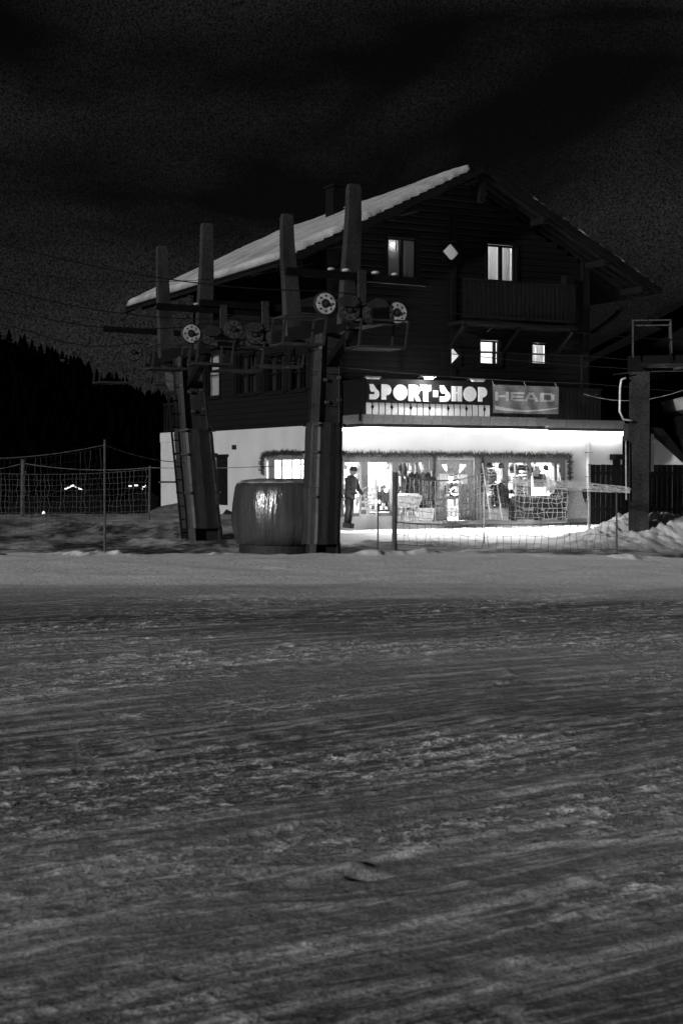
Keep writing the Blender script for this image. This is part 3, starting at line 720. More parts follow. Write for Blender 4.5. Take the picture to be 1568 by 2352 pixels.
# curved brackets under the right eave
for y in (-.05,):
    MB().tube([(WF + .06, y, 6.1), (WF + .5, y, 6.35), (WF + 1.1, y, 6.75), (WF + 1.6, y, 7.2)], .08, 6).build('eave_brace', 'dark_timber', roof)
MB().tube([slope_pt(1, -.07, -.06)[:1] + (YF + .1,) + slope_pt(1, -.07, -.06)[1:], slope_pt(1, -.07, -.06)[:1] + (YB,) + slope_pt(1, -.07, -.06)[1:]], .07, 8).build('gutter', 'goods_mid', roof)
# chimney
dpt = BMI.to_3x3() @ ray(768, 470); kk = (5.6 - cl.y) / dpt.y; qq = cl + dpt * kk
zt = (cl + (BMI.to_3x3() @ ray(768, 425)) * kk).z
chb = MB(); chb.box(qq.x - .20, qq.x + .20, 5.3, 5.9, 9.0, zt - .12, .02); chm = chb.build('chimney', 'black_paint', roof)
MB().box(qq.x - .25, qq.x + .25, 5.24, 5.96, zt - .11, zt - .02, .02).build('chimney_cap', 'roof_tile', chm)
# snow on the roof
def roof_snow(side, a0, a1, thick, seed):
    nb, na = 150, 60; mb = MB(); y0, y1 = YF + .02, YB - .02; vt = []; vb = []
    for j in range(nb + 1):
        t = j / nb; t = t * t * .5 + t * .5; y = y0 + (y1 - y0) * t
        for i in range(na + 1):
            s_ = i / na; top = a1 - (.38 * max(0, 1 - (y - y0) / 1.0) if side < 0 else 0) ; a = a0 + (top - a0) * s_
            stp = (int(a / st) % 2) * .0
            e = min((a - a0) / .16, (a1 + .02 - a) / .7, (y - y0) / .18, (y1 - y) / .25); e = max(0, min(1, e)) ** .5
            n = 1 + .12 * mnoise.noise(Vector((a * .8, y * .5, seed))) + .08 * mnoise.noise(Vector((a * 3, y * 3, seed)))
            yy = y
            if j == 0 or j < 4: yy = y + .07 * (1 - j / 4) * (abs((a / st) % 1 - .0) * 1.0 + mnoise.noise(Vector((a * 3, 0, seed))))
            x, z = slope_pt(side, a, .03 + thick * e * n); vt.append((x, yy, z)); x, z = slope_pt(side, a, -.01); vb.append((x, yy, z))
    W = na + 1; n0 = len(vt); fs = []
    for j in range(nb):
        for i in range(na):
            q_ = (j * W + i, j * W + i + 1, (j + 1) * W + i + 1, (j + 1) * W + i); fs.append(q_ if side > 0 else q_[::-1]); 
    for i in range(na): fs.append((i, i + 1, n0 + i + 1, n0 + i)); fs.append((nb * W + i, nb * W + i + 1, n0 + nb * W + i + 1, n0 + nb * W + i))
    for j in range(nb): fs.append((j * W, (j + 1) * W, n0 + (j + 1) * W, n0 + j * W)); fs.append((j * W + na, (j + 1) * W + na, n0 + (j + 1) * W + na, n0 + j * W + na))
    mb.add(vt + vb, fs); return mb.build('roof_snow', 'roof_snow', roof, True)
roof_snow(-1, .02, LN - .15, .20, 1.3); roof_snow(1, .3, LN - 1.7, .12, 5.3)
# gable details: king post and brace
b = MB(); b.box(TR - .10, TR + .10, YF + .1, YF + .28, ZR - 1.15, ZR - .3, .01); b.build('king_post', 'beam_timber', roof)

# shop balcony -------------------------------------------------------
bxl = F(787, 975)[0]; bp_ = 1.25; bxr = F(1250, 984, bp_)[0]
outl = [(bxl, -.001), (bxl, -bp_), (bxr, -bp_), (bxr + .9, -.16), (11.05, -.16), (11.05, -.001)]
b = MB(); n = len(outl); b.add([(x, y, ZW - .10) for x, y in outl] + [(x, y, ZW + .08) for x, y in outl], [tuple(range(n))[::-1], tuple(range(n, 2 * n))] + [(i, (i + 1) % n, (i + 1) % n + n, i + n) for i in range(n)])
bal = b.build('balcony', 'beam_timber', house)
# fascia boards
def seg_boards(p0, p1, z0, z1, width, gap, th, key, m, parent, name='board', jit=0, skip=None):
    me = unit_box(key, m); p0 = Vector(p0); p1 = Vector(p1); L_ = (p1 - p0).length; n = max(1, round(L_ / (width + gap))); d = (p1 - p0) / L_; an_ = math.atan2(d.y, d.x)
    for k in range(n):
        c = p0 + d * (L_ * (k + .5) / n)
        if skip and skip(c.x): continue
        piece(name, me, parent, (c.x, c.y, (z0 + z1) / 2), (L_ / n - gap, th, z1 - z0 + random.uniform(-jit, jit)), (0, 0, an_))
path = [(bxl, -.02), (bxl, -bp_ - .02), (bxr, -bp_ - .02), (bxr + .92, -.18), (11.05, -.18)]
for i in range(4): seg_boards(path[i] , path[i + 1], ZW - .0, ZW + .27, .34, .012, .03, 'fascia_board_mesh', 'fascia_timber', bal, 'fascia_board', .006)
# rail posts and balusters
sx0, sx1 = F(843, 900, bp_ + .1)[0], F(1129, 900, bp_ + .1)[0]
zr0, zr1 = F(985, 958, bp_)[1], F(985, 927, bp_)[1]; ztopr = F(985, 880, bp_)[1]
seg_boards((bxl, -.05), (bxl, -bp_), ZW + .28, ztopr, .15, .02, .03, 'rail_board_mesh', 'dark_timber', bal, 'rail_board')
seg_boards((bxl, -bp_), (sx0, -bp_), ZW + .28, ztopr, .15, .02, .03, 'rail_board_mesh', 'dark_timber', bal, 'rail_board')
seg_boards((sx1, -bp_), (bxr, -bp_), ZW + .28, ztopr, .15, .02, .03, 'rail_board_mesh', 'dark_timber', bal, 'rail_board')
seg_boards((bxr, -bp_), (bxr + .9, -.18), ZW + .28, ztopr, .15, .02, .03, 'rail_board_mesh', 'dark_timber', bal, 'rail_board')
seg_boards((bxr + .9, -.18), (WF + .5, -.18), ZW + .28, ztopr, .15, .02, .03, 'rail_board_mesh', 'dark_timber', bal, 'rail_board')
seg_boards((sx0, -bp_), (sx1, -bp_), zr0, zr1, .175, .045, .03, 'pale_board_mesh', 'pale_board', bal, 'pale_board')
pb = MB(); wd = (sx1 - sx0) / 20
for k in range(1, 20, 3):
    x = sx0 + wd * k; zz = (zr0 + zr1) / 2 + .07; pb.prism([(x - .055, zz), (x, zz + .09), (x + .055, zz), (x, zz - .09)], -bp_ - .022, -bp_ - .0165)
pb.build('lozenge_cutout', 'black_paint', bal)
b = MB(); b.box(sx0, sx1, -bp_ + .02, -bp_ + .06, zr0 - .04, zr1 + .1); b.build('rail_backing', 'black_paint', bal)
b = MB(); b.box(bxl, bxr, -bp_ - .05, -bp_ + .07, ztopr, ztopr + .07, .01); b.box(bxl - .04, bxl + .06, -bp_ + .07, -.05, ztopr, ztopr + .07, .01); b.box(bxl, bxr, -bp_ - .03, -bp_ + .015, zr0 - .07, zr0 - .01)
b.beam((bxr, -bp_, ztopr + .035), (bxr + .9, -.18, ztopr + .035), .1, .07); b.box(bxr + .9, WF + .5, -.25, -.12, ztopr, ztopr + .07); b.build('handrail', 'beam_timber', bal)
b = MB()
for x in (bxl, sx0 - .05, sx1 + .05, bxr): b.box(x - .05, x + .05, -bp_ + .03, -bp_ + .13, ZW + .08, ztopr, .01)
b.build('rail_post', 'beam_timber', bal)
# upper balcony
u0, u1, uz0, uz1 = rectF(1062, 1322, 652, 742, .9); 
b = MB(); b.box(u0, u1, -.95, -.001, uz0 - .12, uz0, .01); ub = b.build('upper_balcony', 'beam_timber', house)
um = unit_box('dark_baluster', 'dark_timber')
n = int((u1 - u0) / .16)
for k in range(n): piece('rail_board', um, ub, (u0 + (u1 - u0) * (k + .5) / n, -.9, (uz0 + uz1) / 2 + .04), (.115, .03, uz1 - uz0 - .06))
b = MB(); b.box(u0, u1, -.96, -.85, uz1, uz1 + .07, .01); b.box(u0, u1, -.94, -.917, uz0 + .1, uz0 + .18); b.build('handrail', 'beam_timber', ub)
for x in (u0 + .1, (u0 + u1) / 2, u1 - .1): MB().beam((x, -.85, uz0 - .14), (x, -.01, uz0 - .8), .1, .1).build('bracket', 'beam_timber', ub)
b = MB(); b.box(u1 + .05, u1 + .35, -.3, -.001, uz0 - .6, uz1 + .5); b.build('side_panel', 'dark_timber', ub)
# thin metal awning bars over the lower windows
x0, z0 = F(1098, 742, .6); x1, z1 = F(1140, 744, .6)
b = MB(); b.beam((x0, -.6, z0), (x1, -.6, z1), .03, .03); b.beam((x0 + .3, -.6, z0 - .1), (x1 + .1, -.3, z1), .02, .02); b.beam((x1, -.6, z1), (x1, -.05, z1 - .2), .02, .02); b.build('awning_rod', 'goods_mid', house)
# downpipe
px = F(1347, 1050)[0]
b = MB(); b.tube([(px, -.09, .55), (px, -.09, ZW - .15)], .08, 10); dpp = b.build('downpipe', 'plaster_shop', house, False)
for z in (.6, 1.4, 2.2): MB().box(px - .1, px + .1, -.16, -.001, z, z + .03).build('clamp', 'goods_mid', dpp)
x0, z0 = F(1020, 990, bp_ ) ; 
x0, x1, zz0, zz1 = rectF(1408, 1444, 1046, 1056, .2); b = MB(); b.box(x0, min(x1 + .4, 11.1), -.3, -.001, zz0, zz1 + .04); b.box(x0 + .12, 11.0, -.03, -.001, .2, zz0); b.build('side_hatch', 'beam_timber', house)
x0, x1, zz0, zz1 = rectS(533, 540, 1022, 1032, .05); MB().box(-.06, -.001, x0, x1, zz0, zz1).build('wall_vent', 'goods_dark', house)
# small loggia at the rear left corner
y0, y1, z0, z1 = rectS(382, 414, 930, 985)
b = MB()
for k in range(6): yy = y0 + (y1 - y0) * k / 5; b.box(-.06, -.001, yy - .04, yy + .04, z0, z1)
b.box(-.08, -.0, y0 - .1, y1 + .1, z1, z1 + .08); b.box(-.08, 0, y0 - .1, y1 + .1, z0 - .08, z0); b.build('loggia_rail', 'dark_timber', house)
# dark shed roof over it
b = MB(); b.box(.1, 2, 12.3, 14.5, ZW + .1, ZW + 1.0); b.build('annex_timber', 'dark_timber', house)

# light strip under the balcony edge -----------------------------------
b = MB(); e = .045
pts = [(bxl - .02, -.06, ZW - .16), (bxl - .02, -bp_ - .04, ZW - .16), (bxr, -bp_ - .04, ZW - .16), (bxr + .95, -.22, ZW - .16), (11.1, -.22, ZW - .16)]
ls = empty('light_strip', BM, (bxl, -bp_, ZW - .16), 'glowing white light strip running along the balcony edge above the shop', 'light strip')
b.tube(pts, e, 8); b.build('glowing_tube', 'glow_strip', ls)
b = MB(); b.tube([(p[0], p[1] + .01, p[2] + .055) for p in pts], .012, 4); b.build('holder_rail', 'goods_mid', ls)
b = MB()                                              # little icicles; the tube's light on them is put in as glow
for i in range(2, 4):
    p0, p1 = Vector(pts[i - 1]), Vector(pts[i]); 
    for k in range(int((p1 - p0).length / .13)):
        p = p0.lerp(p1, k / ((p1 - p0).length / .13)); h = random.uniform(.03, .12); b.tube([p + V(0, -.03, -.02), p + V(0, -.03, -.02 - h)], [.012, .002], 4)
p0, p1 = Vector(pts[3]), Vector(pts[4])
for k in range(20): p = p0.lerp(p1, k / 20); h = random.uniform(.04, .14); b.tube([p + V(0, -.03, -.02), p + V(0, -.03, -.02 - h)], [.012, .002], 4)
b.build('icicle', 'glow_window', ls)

for k in range(3):  # fill lamps added beside the glowing tube, tilted outward to whiten the snow
    lamp('strip_fill_light', 'AREA', (((bxr - bxl) * (k - 1) / 3) + (bxr - bxl) / 2, -.08, -.06), 420, (bxr - bxl) / 3, sy=.08, rot=(R(-42), 0, 0), parent=ls, spread=R(95))
lamp('strip_fill_light', 'AREA', (bxr - bxl + 2.3, .85, -.06), 60, 3.2, sy=.08, rot=(R(-42), 0, 0), parent=ls, spread=R(95))  # one more added fill lamp along the right-hand stretch

# ------------------------------------------------------------------ signs
sp = bp_ + .06
zS0, zS1 = F(985, 928, sp)[1], F(985, 873, sp)[1]
sign = empty('shop_name_sign', BM, ((sx0 + sx1) / 2, -sp, zS0), 'long black board reading SPORT-SHOP in fat white letters on the balcony rail', 'sign')
MB().box(sx0 - .02, sx1, -sp - .02, -sp + .02, zS0 + .005, zS1).build('board', 'black_paint', sign)
def arc(cx, cz, rx, rz, a0, a1, n=14): return [(cx + rx * math.cos(R(a0 + (a1 - a0) * i / n)), cz + rz * math.sin(R(a0 + (a1 - a0) * i / n))) for i in range(n + 1)]
def glyph(ch):
    if ch == 'O': return [arc(.5, .5, .5, .5, 0, 345, 24)]
    if ch == 'P': return [[(.0, 0), (.46, 0), (.46, .28)] + arc(.46, .64, .52, .36, -70, 90) + [(0, 1)]]
    if ch == 'R': return [[(.0, 0), (.42, 0), (.42, .30), (.50, .30), (.66, 0), (1.06, 0), (.80, .36)] + arc(.46, .66, .50, .34, -45, 90) + [(0, 1)]]
    if ch == 'T': return [[(.27, 0), (.73, 0), (.73, .66), (1, .66), (1, 1), (0, 1), (0, .66), (.27, .66)]]
    if ch == 'H': return [[(0, 0), (.43, 0), (.43, .5), (.57, .5), (.57, 0), (1, 0), (1, 1), (.57, 1), (.57, .62), (.43, .62), (.43, 1), (0, 1)]]
    if ch == '-': return [[(0, .28), (1, .28), (1, .68), (0, .68)]]
    if ch == 'S': return [[(0, 0), (.52, 0)] + arc(.46, .35, .54, .35, -80, 62)[:] + [(.36, 1), (.0, 1)] + arc(.40, .80, .36, .36, 170, 240, 6) + [(.52, .52), (.52, .40), (.46, .33), (0, .33)]]
GL = [('S', 848, 875), ('P', 892, 918), ('O', 933, 973), ('R', 980, 1012)]
GL = [('S', 849, 877), ('P', 891, 919), ('O', 929, 966), ('R', 973, 1004), ('T', 1002, 1031), ('-', 1034, 1052), ('S', 1052, 1081), ('H', 1086, 1110), ('O', 1112, 1148)]
# measured from the photograph (left and right edge of each letter)
GL = [('S', 848, 874), ('P', 883, 913), ('O', 917, 958), ('R', 960, 996), ('T', 988, 1022), ('-', 1026, 1042), ('S', 1043, 1071), ('H', 1074, 1098), ('O', 1101, 1135)]
def zx(px): return 815.2 + px * .3199       # zoomed strip -> picture column
GL = [('S', 103, 173), ('P', 189, 260), ('O', 273, 373), ('R', 382, 466), ('T', 468, 543), ('-', 560, 592), ('S', 607, 684), ('H', 692, 764), ('O', 776, 868), ('P', 882, 946)]
VT = {0: (112, 222), 1: (114, 224), 2: (115, 229), 3: (118, 234), 4: (120, 237), 5: (158, 204), 6: (122, 240), 7: (128, 236), 8: (130, 237), 9: (134, 238)}
for k, (ch, a, c) in enumerate(GL):
    um_ = zx((a + c) / 2); va, vb_ = 846.4 + VT[k][0] * .3199, 846.4 + VT[k][1] * .3199
    x0, x1 = F(zx(a), 900, sp + .03)[0], F(zx(c), 900, sp + .03)[0]; z1, z0 = F(um_, va, sp + .03)[1], F(um_, vb_, sp + .03)[1]
    lb = MB()
    polys = glyph(ch) if ch != '-' else [[(0, 0), (1, 0), (1, 1), (0, 1)]]
    for pl in polys: lb.prism([(x0 + (x1 - x0) * px_, z0 + (z1 - z0) * pz_) for px_, pz_ in pl], -sp - .045, -sp - .021)
    lb.build('letter', 'white_paint', sign)
# spot lamps over the sign
lx = [F(u, v, sp + .35) for u, v in ((857, 868), (985, 867), (1097, 874))]
for k, (x, z) in enumerate(lx):
    lt = empty('sign_lamp', BM, (x, -sp, z), ['unlit bar lamp above the S of the shop sign', 'bright lit lamp above the T of the shop sign', 'unlit bar lamp above the H of the shop sign'][k], 'lamp', 'bar lamps above the shop sign')
    MB().tube([(x, -sp + .3, z + .02), (x, -sp + .05, z + .1), (x, -sp - .33, z + .04)], .014, 6).build('arm', 'lift_steel', lt)
    MB().box(x - .24, x + .24, -sp - .38, -sp - .28, z, z + .05, .01).build('housing', 'goods_mid' , lt)
    if k == 1:
        MB().box(x - .13, x + .13, -sp - .37, -sp - .29, z - .035, z - .002).build('tube', 'glow_strip', lt)
        l = lamp('sign_light', 'POINT', (0, -.36, -.10), 130, .05, parent=lt)
    else: MB().box(x - .2, x + .2, -sp - .37, -sp - .29, z - .03, z - .002).build('tube', 'goods_pale', lt)
# HEAD banner
hx0, hx1, hz0, hz1 = rectF(1131, 1281, 886, 950, sp + .05)
ban = empty('brand_banner', BM, ((hx0 + hx1) / 2, -sp, hz0), 'grey cloth banner reading HEAD hung on the rail beside the shop sign', 'banner')
def bany(x, z): return -sp - .05 - .035 * math.sin((x - hx0) * 3.1) * (1 - (z - hz0) / (hz1 - hz0)) - .02 * math.sin((x - hx0) * 9 + z * 4)
b = MB(); n, m = 40, 12
b.add([(hx0 + (hx1 - hx0) * i / n, bany(hx0 + (hx1 - hx0) * i / n, hz0 + (hz1 - hz0) * j / m), hz0 + (hz1 - hz0) * j / m) for j in range(m + 1) for i in range(n + 1)], [(j * (n + 1) + i, j * (n + 1) + i + 1, (j + 1) * (n + 1) + i + 1, (j + 1) * (n + 1) + i) for j in range(m) for i in range(n)])
b.build('cloth', 'banner_cloth', ban, True)
def strokes(mb, x0, z0, w, h, S_):
    for (a, c, e, g_) in S_:
        k = max(1, int((e - a) * w / .08))
        for i in range(k):
            p = x0 + w * (a + (e - a) * i / k); q_ = x0 + w * (a + (e - a) * (i + 1) / k); zz0, zz1 = z0 + h * c, z0 + h * g_
            y0_, y1_ = bany(p, (zz0 + zz1) / 2) - .012, bany(q_, (zz0 + zz1) / 2) - .012
            mb.add([(p, y0_, zz0), (q_, y1_, zz0), (q_, y1_, zz1), (p, y0_, zz1)], [(0, 1, 2, 3)])
HS = {'H': [(0, 0, .24, 1), (.76, 0, 1, 1), (.24, .38, .76, .62)], 'E': [(0, 0, .24, 1), (.24, .78, 1, 1), (.24, .39, .95, .61), (.24, 0, 1, .22)],
      'A': [(0, 0, .22, .25), (.08, .25, .3, .5), (.18, .5, .4, .75), (.28, .75, .72, 1), (.6, .5, .82, .75), (.7, .25, .92, .5), (.78, 0, 1, .25), (.3, .25, .7, .4)],
      'D': [(0, 0, .24, 1), (.24, .78, .85, 1), (.24, 0, .85, .22), (.76, .15, 1, .85)]}
lh = (hz1 - hz0)
for ch, ua, ub_ in (('H', 1136, 1166), ('E', 1170, 1202), ('A', 1203, 1236), ('D', 1239, 1272)):
    x0, x1 = F(ua, 910, sp + .05)[0], F(ub_, 910, sp + .05)[0]; z0 = hz0 + lh * .44; b = MB(); strokes(b, x0, z0, x1 - x0, lh * .32, HS[ch]); b.build('letter', 'banner_print', ban)
b = MB()
for i in range(24):
    t0, t1 = i / 24, (i + 1) / 24; f_ = lambda t: hz0 + lh * (.16 - .20 * math.sin(math.pi * min(1, t * .9 + .1)) * .6 + .05 * t); th_ = lambda t: lh * (.10 * (1 - t) ** 2 + .035)
    p, q_ = hx0 + .06 + (hx1 - hx0 - .1) * t0, hx0 + .06 + (hx1 - hx0 - .1) * t1
    b.add([(p, bany(p, hz0) - .012, f_(t0)), (q_, bany(q_, hz0) - .012, f_(t1)), (q_, bany(q_, hz0) - .012, f_(t1) + th_(t1)), (p, bany(p, hz0) - .012, f_(t0) + th_(t0))], [(0, 1, 2, 3)])
b.build('ski_tip_emblem', 'banner_print', ban)
b = MB()
for x in (hx0 + .05, hx1 - .05, (hx0 + hx1) / 2): b.tube([(x, -sp - .05, hz1 - .03), (x, -bp_ - .0, hz1 + .12)], .006, 4)
b.build('tie', 'rope_pale', ban)

# ------------------------------------------------------------------ garlands
def garland(pts, r, dens, label, seed, base_frame=BM, up=1.0):
    rg = random.Random(seed); p = [Vector(a) for a in pts]; g = empty('fir_garland', BM, tuple(p[0]), label, 'garland', 'fir garlands framing the shop windows')
    b = MB(); b.tube([tuple(a) for a in p], .02, 5); b.build('wire', 'garland_needle', g)
    nb = MB()
    for i in range(len(p) - 1):
        d = p[i + 1] - p[i]; L_ = d.length; dn = d.normalized()
        for k in range(int(L_ * dens)):
            c = p[i] + d * rg.random(); a = rg.random() * 6.283
            a2 = V(0, 1, 0) if abs(dn.y) < .7 else V(1, 0, 0); a1 = dn.cross(a2); a1.normalize()
            dr = (a1 * math.cos(a) + a2 * math.sin(a) + dn * rg.uniform(-.7, .7)).normalized(); lg = r * rg.uniform(.5, 1.25) * (1.25 if dr.z > .3 and rg.random() < .18 else 1)
            w_ = dn.cross(dr).normalized() * .009
            w2 = dr.cross(w_).normalized() * .009
            e_ = c + dr * lg; nb.add([c - w_, c + w_, e_ + w_ * .4, e_ - w_ * .4, c - w2, c + w2, e_ + w2 * .4, e_ - w2 * .4], [(0, 1, 2, 3), (4, 5, 6, 7)])
    nb.build('needle_foliage', 'garland_needle', g); g.children[-1]['kind'] = 'stuff'; return g
def wig(x0, x1, z0, z1, y, n, amp, seed):
    rg = random.Random(seed); return [(x0 + (x1 - x0) * i / n, y, z0 + (z1 - z0) * i / n + rg.uniform(-amp, amp)) for i in range(n + 1)]
gz = ztop + .17
garland(wig(.05, F(1303, 1045)[0], gz, gz, -.10, 40, .02, 1), .13, 330, 'long fir garland running above the shop windows and door', 1)
xr = F(1303, 1045)[0]; garland(wig(xr, xr + .02, gz, F(1303, 1103)[1], -.10, 8, .02, 2), .13, 330, 'short fir garland hanging at the right end of the right shop window', 2)
xm = F(994, 1070)[0]; garland(wig(xm, xm - .03, gz, F(994, 1165)[1], -.10, 8, .02, 3), .075, 260, 'fir garland hanging down left of the shop door', 3)
xm = F(1103, 1070)[0]; garland(wig(xm, xm, gz, F(1103, 1130)[1], -.10, 8, .02, 4), .085, 260, 'fir garland hanging down right of the shop door', 4)
y0, y1, z0, z1 = rectS(608, 694, 1046, 1090)
garland([(-.08, y0 - .1, z1 + .05), (-.08, (y0 + y1) / 2, z1 + .09), (-.08, y1, z1 + .03), (-.08, y1 + .1, z1 - .2), (-.08, y1 + .05, z0)], .12, 260, 'fir garland framing the side shop window', 5)
xl = F(790, 1070)[0]; garland(wig(.1, .1, gz, F(790, 1105)[1], -.10, 6, .02, 9), .11, 260, 'fir garland hanging at the left corner of the shop front', 9)

# ------------------------------------------------------------------ goods in and before the windows
for k, u in enumerate((797, 814, 831, 849, 869, 886, 899)):
    x = F(u, 1090, -.45)[0]; zt = ztop - .02; ln = [.85, 1.15, 1.1, 1.2, 1.35, .95, .8][k]
    g_ = empty('light_string', BM, (x, .45, zt), 'hanging string of glowing round bulbs, number %s from the left in the left shop window' % ['one', 'two', 'three', 'four', 'five', 'six', 'seven'][k], 'string lights', 'bulb strings in the left shop window')
    MB().tube([(x, .45, zt), (x, .45, zt - ln)], .006, 4).build('wire', 'goods_pale', g_)
    for j in range(4):
        MB().ball((x, .45, zt - .10 - (ln - .12) * j / 3.2 - .03 * (k % 3)), .055).build('bulb', 'glow_bulb', g_, True)
def jacket(x, y, z, h, wd, m, label, group='jackets hung outside the shop', rz=0):
    o = empty('jacket', BM, (x, y, z), label, 'jacket', group)
    rings = []; n = 14
    for t, wx, wy in ((0, .5, .17), (.08, .52, .19), (.45, .46, .17), (.8, .50, .15), (.92, .42, .12), (1.0, .14, .08)):
        rings.append([(x + wd * wx * math.cos(2 * math.pi * i / n) * (1 + .05 * math.sin(i * 5 + t * 9)), y + wy * 1.1 * math.sin(2 * math.pi * i / n), z - h + h * t) for i in range(n)])
    MB().loft(rings).build('body', m, o, True)
    for sgn in (-1, 1): MB().tube([(x + sgn * wd * .42, y, z - .10 * h), (x + sgn * wd * .58, y - .02, z - .4 * h), (x + sgn * wd * .60, y - .05, z - .72 * h)], [.085, .075, .055], 8).build('sleeve', m, o, True)
    MB().tube([(x - .09, y, z - .02), (x, y - .03, z + .05), (x + .09, y, z - .02)], [.04, .05, .04], 6).build('collar', m, o, True)
    MB().tube([(x, y, z + .02), (x, y, z + .13), (x + .03, y, z + .16)], .008, 5).build('hanger_hook', 'goods_mid', o); return o
def rackpos(u, v, p): x, z = F(u, v, p); return x, z
# clothes rail between the left window and the door
xa, _ = F(936, 1095, .55); xb2, zr_ = F(990, 1093, .55); zr_ = 1.62
rk = empty('clothes_rail', BM, ((xa + xb2) / 2, -.55, .1), 'metal clothes rail of dark jackets standing left of the shop door', 'clothes rail')
MB().tube([(xa, -.55, zr_), (xb2, -.55, zr_)], .018).build('bar', 'goods_mid', rk)
for x in (xa, xb2):
    MB().tube([(x, -.55, .05), (x, -.55, zr_)], .018).build('upright', 'goods_pale', rk); MB().tube([(x, -.8, .06), (x, -.3, .06)], .018).build('foot', 'goods_mid', rk)
for k in range(4):
    x = xa + .12 + (xb2 - xa - .24) * k / 3
    jacket(x, -.55 + .02 * (k % 2), zr_ - .14, [1.05, .9, 1.1, .8][k], .40, ['dark_cloth', 'dark_cloth', 'mid_cloth', 'dark_cloth'][k],
           ['longest black coat at the left end of the clothes rail', 'black jacket second from the left on the clothes rail', 'grey coat third from the left on the clothes rail', 'short black jacket at the right end of the clothes rail'][k], 'jackets on the clothes rail by the door')
for k, (u, v, m, lb_) in enumerate(((1287, 1120, 'mid_cloth', 'grey jacket hanging at the far right edge of the right shop window'), (1150, 1130, 'dark_cloth', 'dark jacket hanging before the left mullion of the right shop window'))):
    x, z = F(u, v, .25); jacket(x, -.25, z + .25, .7, .36, m, lb_)
# skis standing in a rack at the left window
def skis(x, y, z, h, lean, label, m='goods_mid'):
    o = empty('ski_pair', BM, (x, y, z), label, 'skis', 'pairs of skis stood in the left shop window')
    for s_ in (-.055, .055):
        pts = [(x + s_, y, z), (x + s_ + lean * .5, y + .05, z + h * .5), (x + s_ + lean * .93, y + .10, z + h * .93), (x + s_ + lean, y + .04, z + h)]
        b = MB()
        for i in range(3): b.beam(pts[i], pts[i + 1], .085, .015, up=(0, 1, 0))
        b.build('ski', m, o)
    MB().box(x - .09, x + .09, y - .03, y + .03, z + h * .45, z + h * .55).build('binding', 'goods_dark', o)
for k, u in enumerate((921, 931, 941)):
    x = F(u, 1120, -.5)[0]; skis(x, .5, .3, 1.5 + .1 * (k % 2), .03 * (k - 1), ['pale ski pair nearest the thick mullion of the left shop window', 'dark ski pair in the middle of the left window rack', 'ski pair beside the clothes rail in the left shop window'][k], ['goods_pale', 'goods_dark', 'goods_mid'][k])
# wicker basket
x, _ = F(938, 1170, .9)
bk = empty('wicker_basket', BM, (x, -.9, .3), 'open pale wicker basket on legs below the skis by the left shop window', 'basket')
b = MB(); w0, w1 = .24, .34
def ring(x, y, z, wx, wy): return [(x - wx, y - wy, z), (x + wx, y - wy, z), (x + wx, y + wy, z), (x - wx, y + wy, z)]
b.loft([ring(x, -.9, .5, w0, .2), ring(x, -.9, .85, w1, .28)]); b.build('tub', 'wicker', bk)
b = MB(); b.loft([ring(x, -.9, .852, w1 - .03, .25), ring(x, -.9, .93, w1 - .1, .16)]); b.build('contents', 'goods_pale', bk)
for sx in (-1, 1):
    for sy in (-1, 1): MB().beam((x + sx * .2, -.9 + sy * .15, .02), (x + sx * .22, -.9 + sy * .17, .5), .03, .03).build('leg', 'wicker', bk)
MB().loft([ring(x + .55, -.95, .12, .2, .15), ring(x + .5, -.95, .48, .26, .2)]).build('crate', 'goods_pale'); o = bpy.data.objects['crate']; o.matrix_world = BM; tag(o, 'small pale crate on the snow between basket and clothes rail', 'crate')
# white bench with sledges in left window
def sledge(x, y, z, h, label, m, lean=.18, frame='F'):
    o = empty('sledge', BM, (x, y, z), label, 'sledge', 'wooden sledges leaning at the shop front')
    for s_ in (-.16, .16):
        MB().tube([(x + s_, y, z), (x + s_ + lean * .6, y + .12, z + h * .7), (x + s_ + lean, y + .08, z + h * .95), (x + s_ + lean + .02, y - .06, z + h)], .018, 6).build('runner', m, o)
    for k in range(4):
        t = .15 + k * .2; MB().beam((x - .16 + lean * t, y + .12 * t - .05, z + h * t), (x + .16 + lean * t, y + .12 * t - .05, z + h * t), .03, .07).build('slat', m, o)
x1, _ = F(836, 1160, .35); sledge(x1, -.35, .12, 1.0, 'pale wooden sledge leaning below the bulb strings at the left shop window', 'goods_pale')
x1, _ = F(856, 1160, .4); sledge(x1, -.4, .12, .85, 'shorter pale sledge leaning right of the taller one at the left shop window', 'goods_pale', -.1)
x1, _ = F(1245, 1170, .3); sledge(x1, -.3, .15, .75, 'dark sledge leaning below the middle of the right shop window', 'goods_dark', .25)
x1, _ = F(1282, 1170, .3); sledge(x1, -.3, .15, .9, 'dark sledge leaning at the right end of the right shop window', 'goods_dark', -.15)
# mannequin in the left window
mx, _ = F(797, 1150, .35)
mq = empty('mannequin', BM, (mx, -.35, .1), 'mannequin in dark winter clothes and a cap bending forward at the left shop window', 'mannequin')
b = MB()
def ell(x, y, z, rx, ry, n=12): return [(x + rx * math.cos(2 * math.pi * i / n), y + ry * math.sin(2 * math.pi * i / n), z) for i in range(n)]
for s_ in (-1, 1): b.tube([(mx + .02 + .09 * s_, -.35, .10), (mx + .03 + .09 * s_, -.36, .55), (mx - .01 + .08 * s_, -.35, .98)], [.06, .075, .10], 8)
b.build('trousers', 'goods_dark', mq, True)
b = MB(); b.loft([ell(mx - .01, -.35, .86, .21, .15), ell(mx - .02, -.35, 1.1, .20, .14), ell(mx - .03, -.35, 1.35, .23, .15), ell(mx - .03, -.35, 1.5, .19, .12), ell(mx - .01, -.35, 1.56, .08, .07)]); b.build('jacket', 'dark_cloth', mq, True)
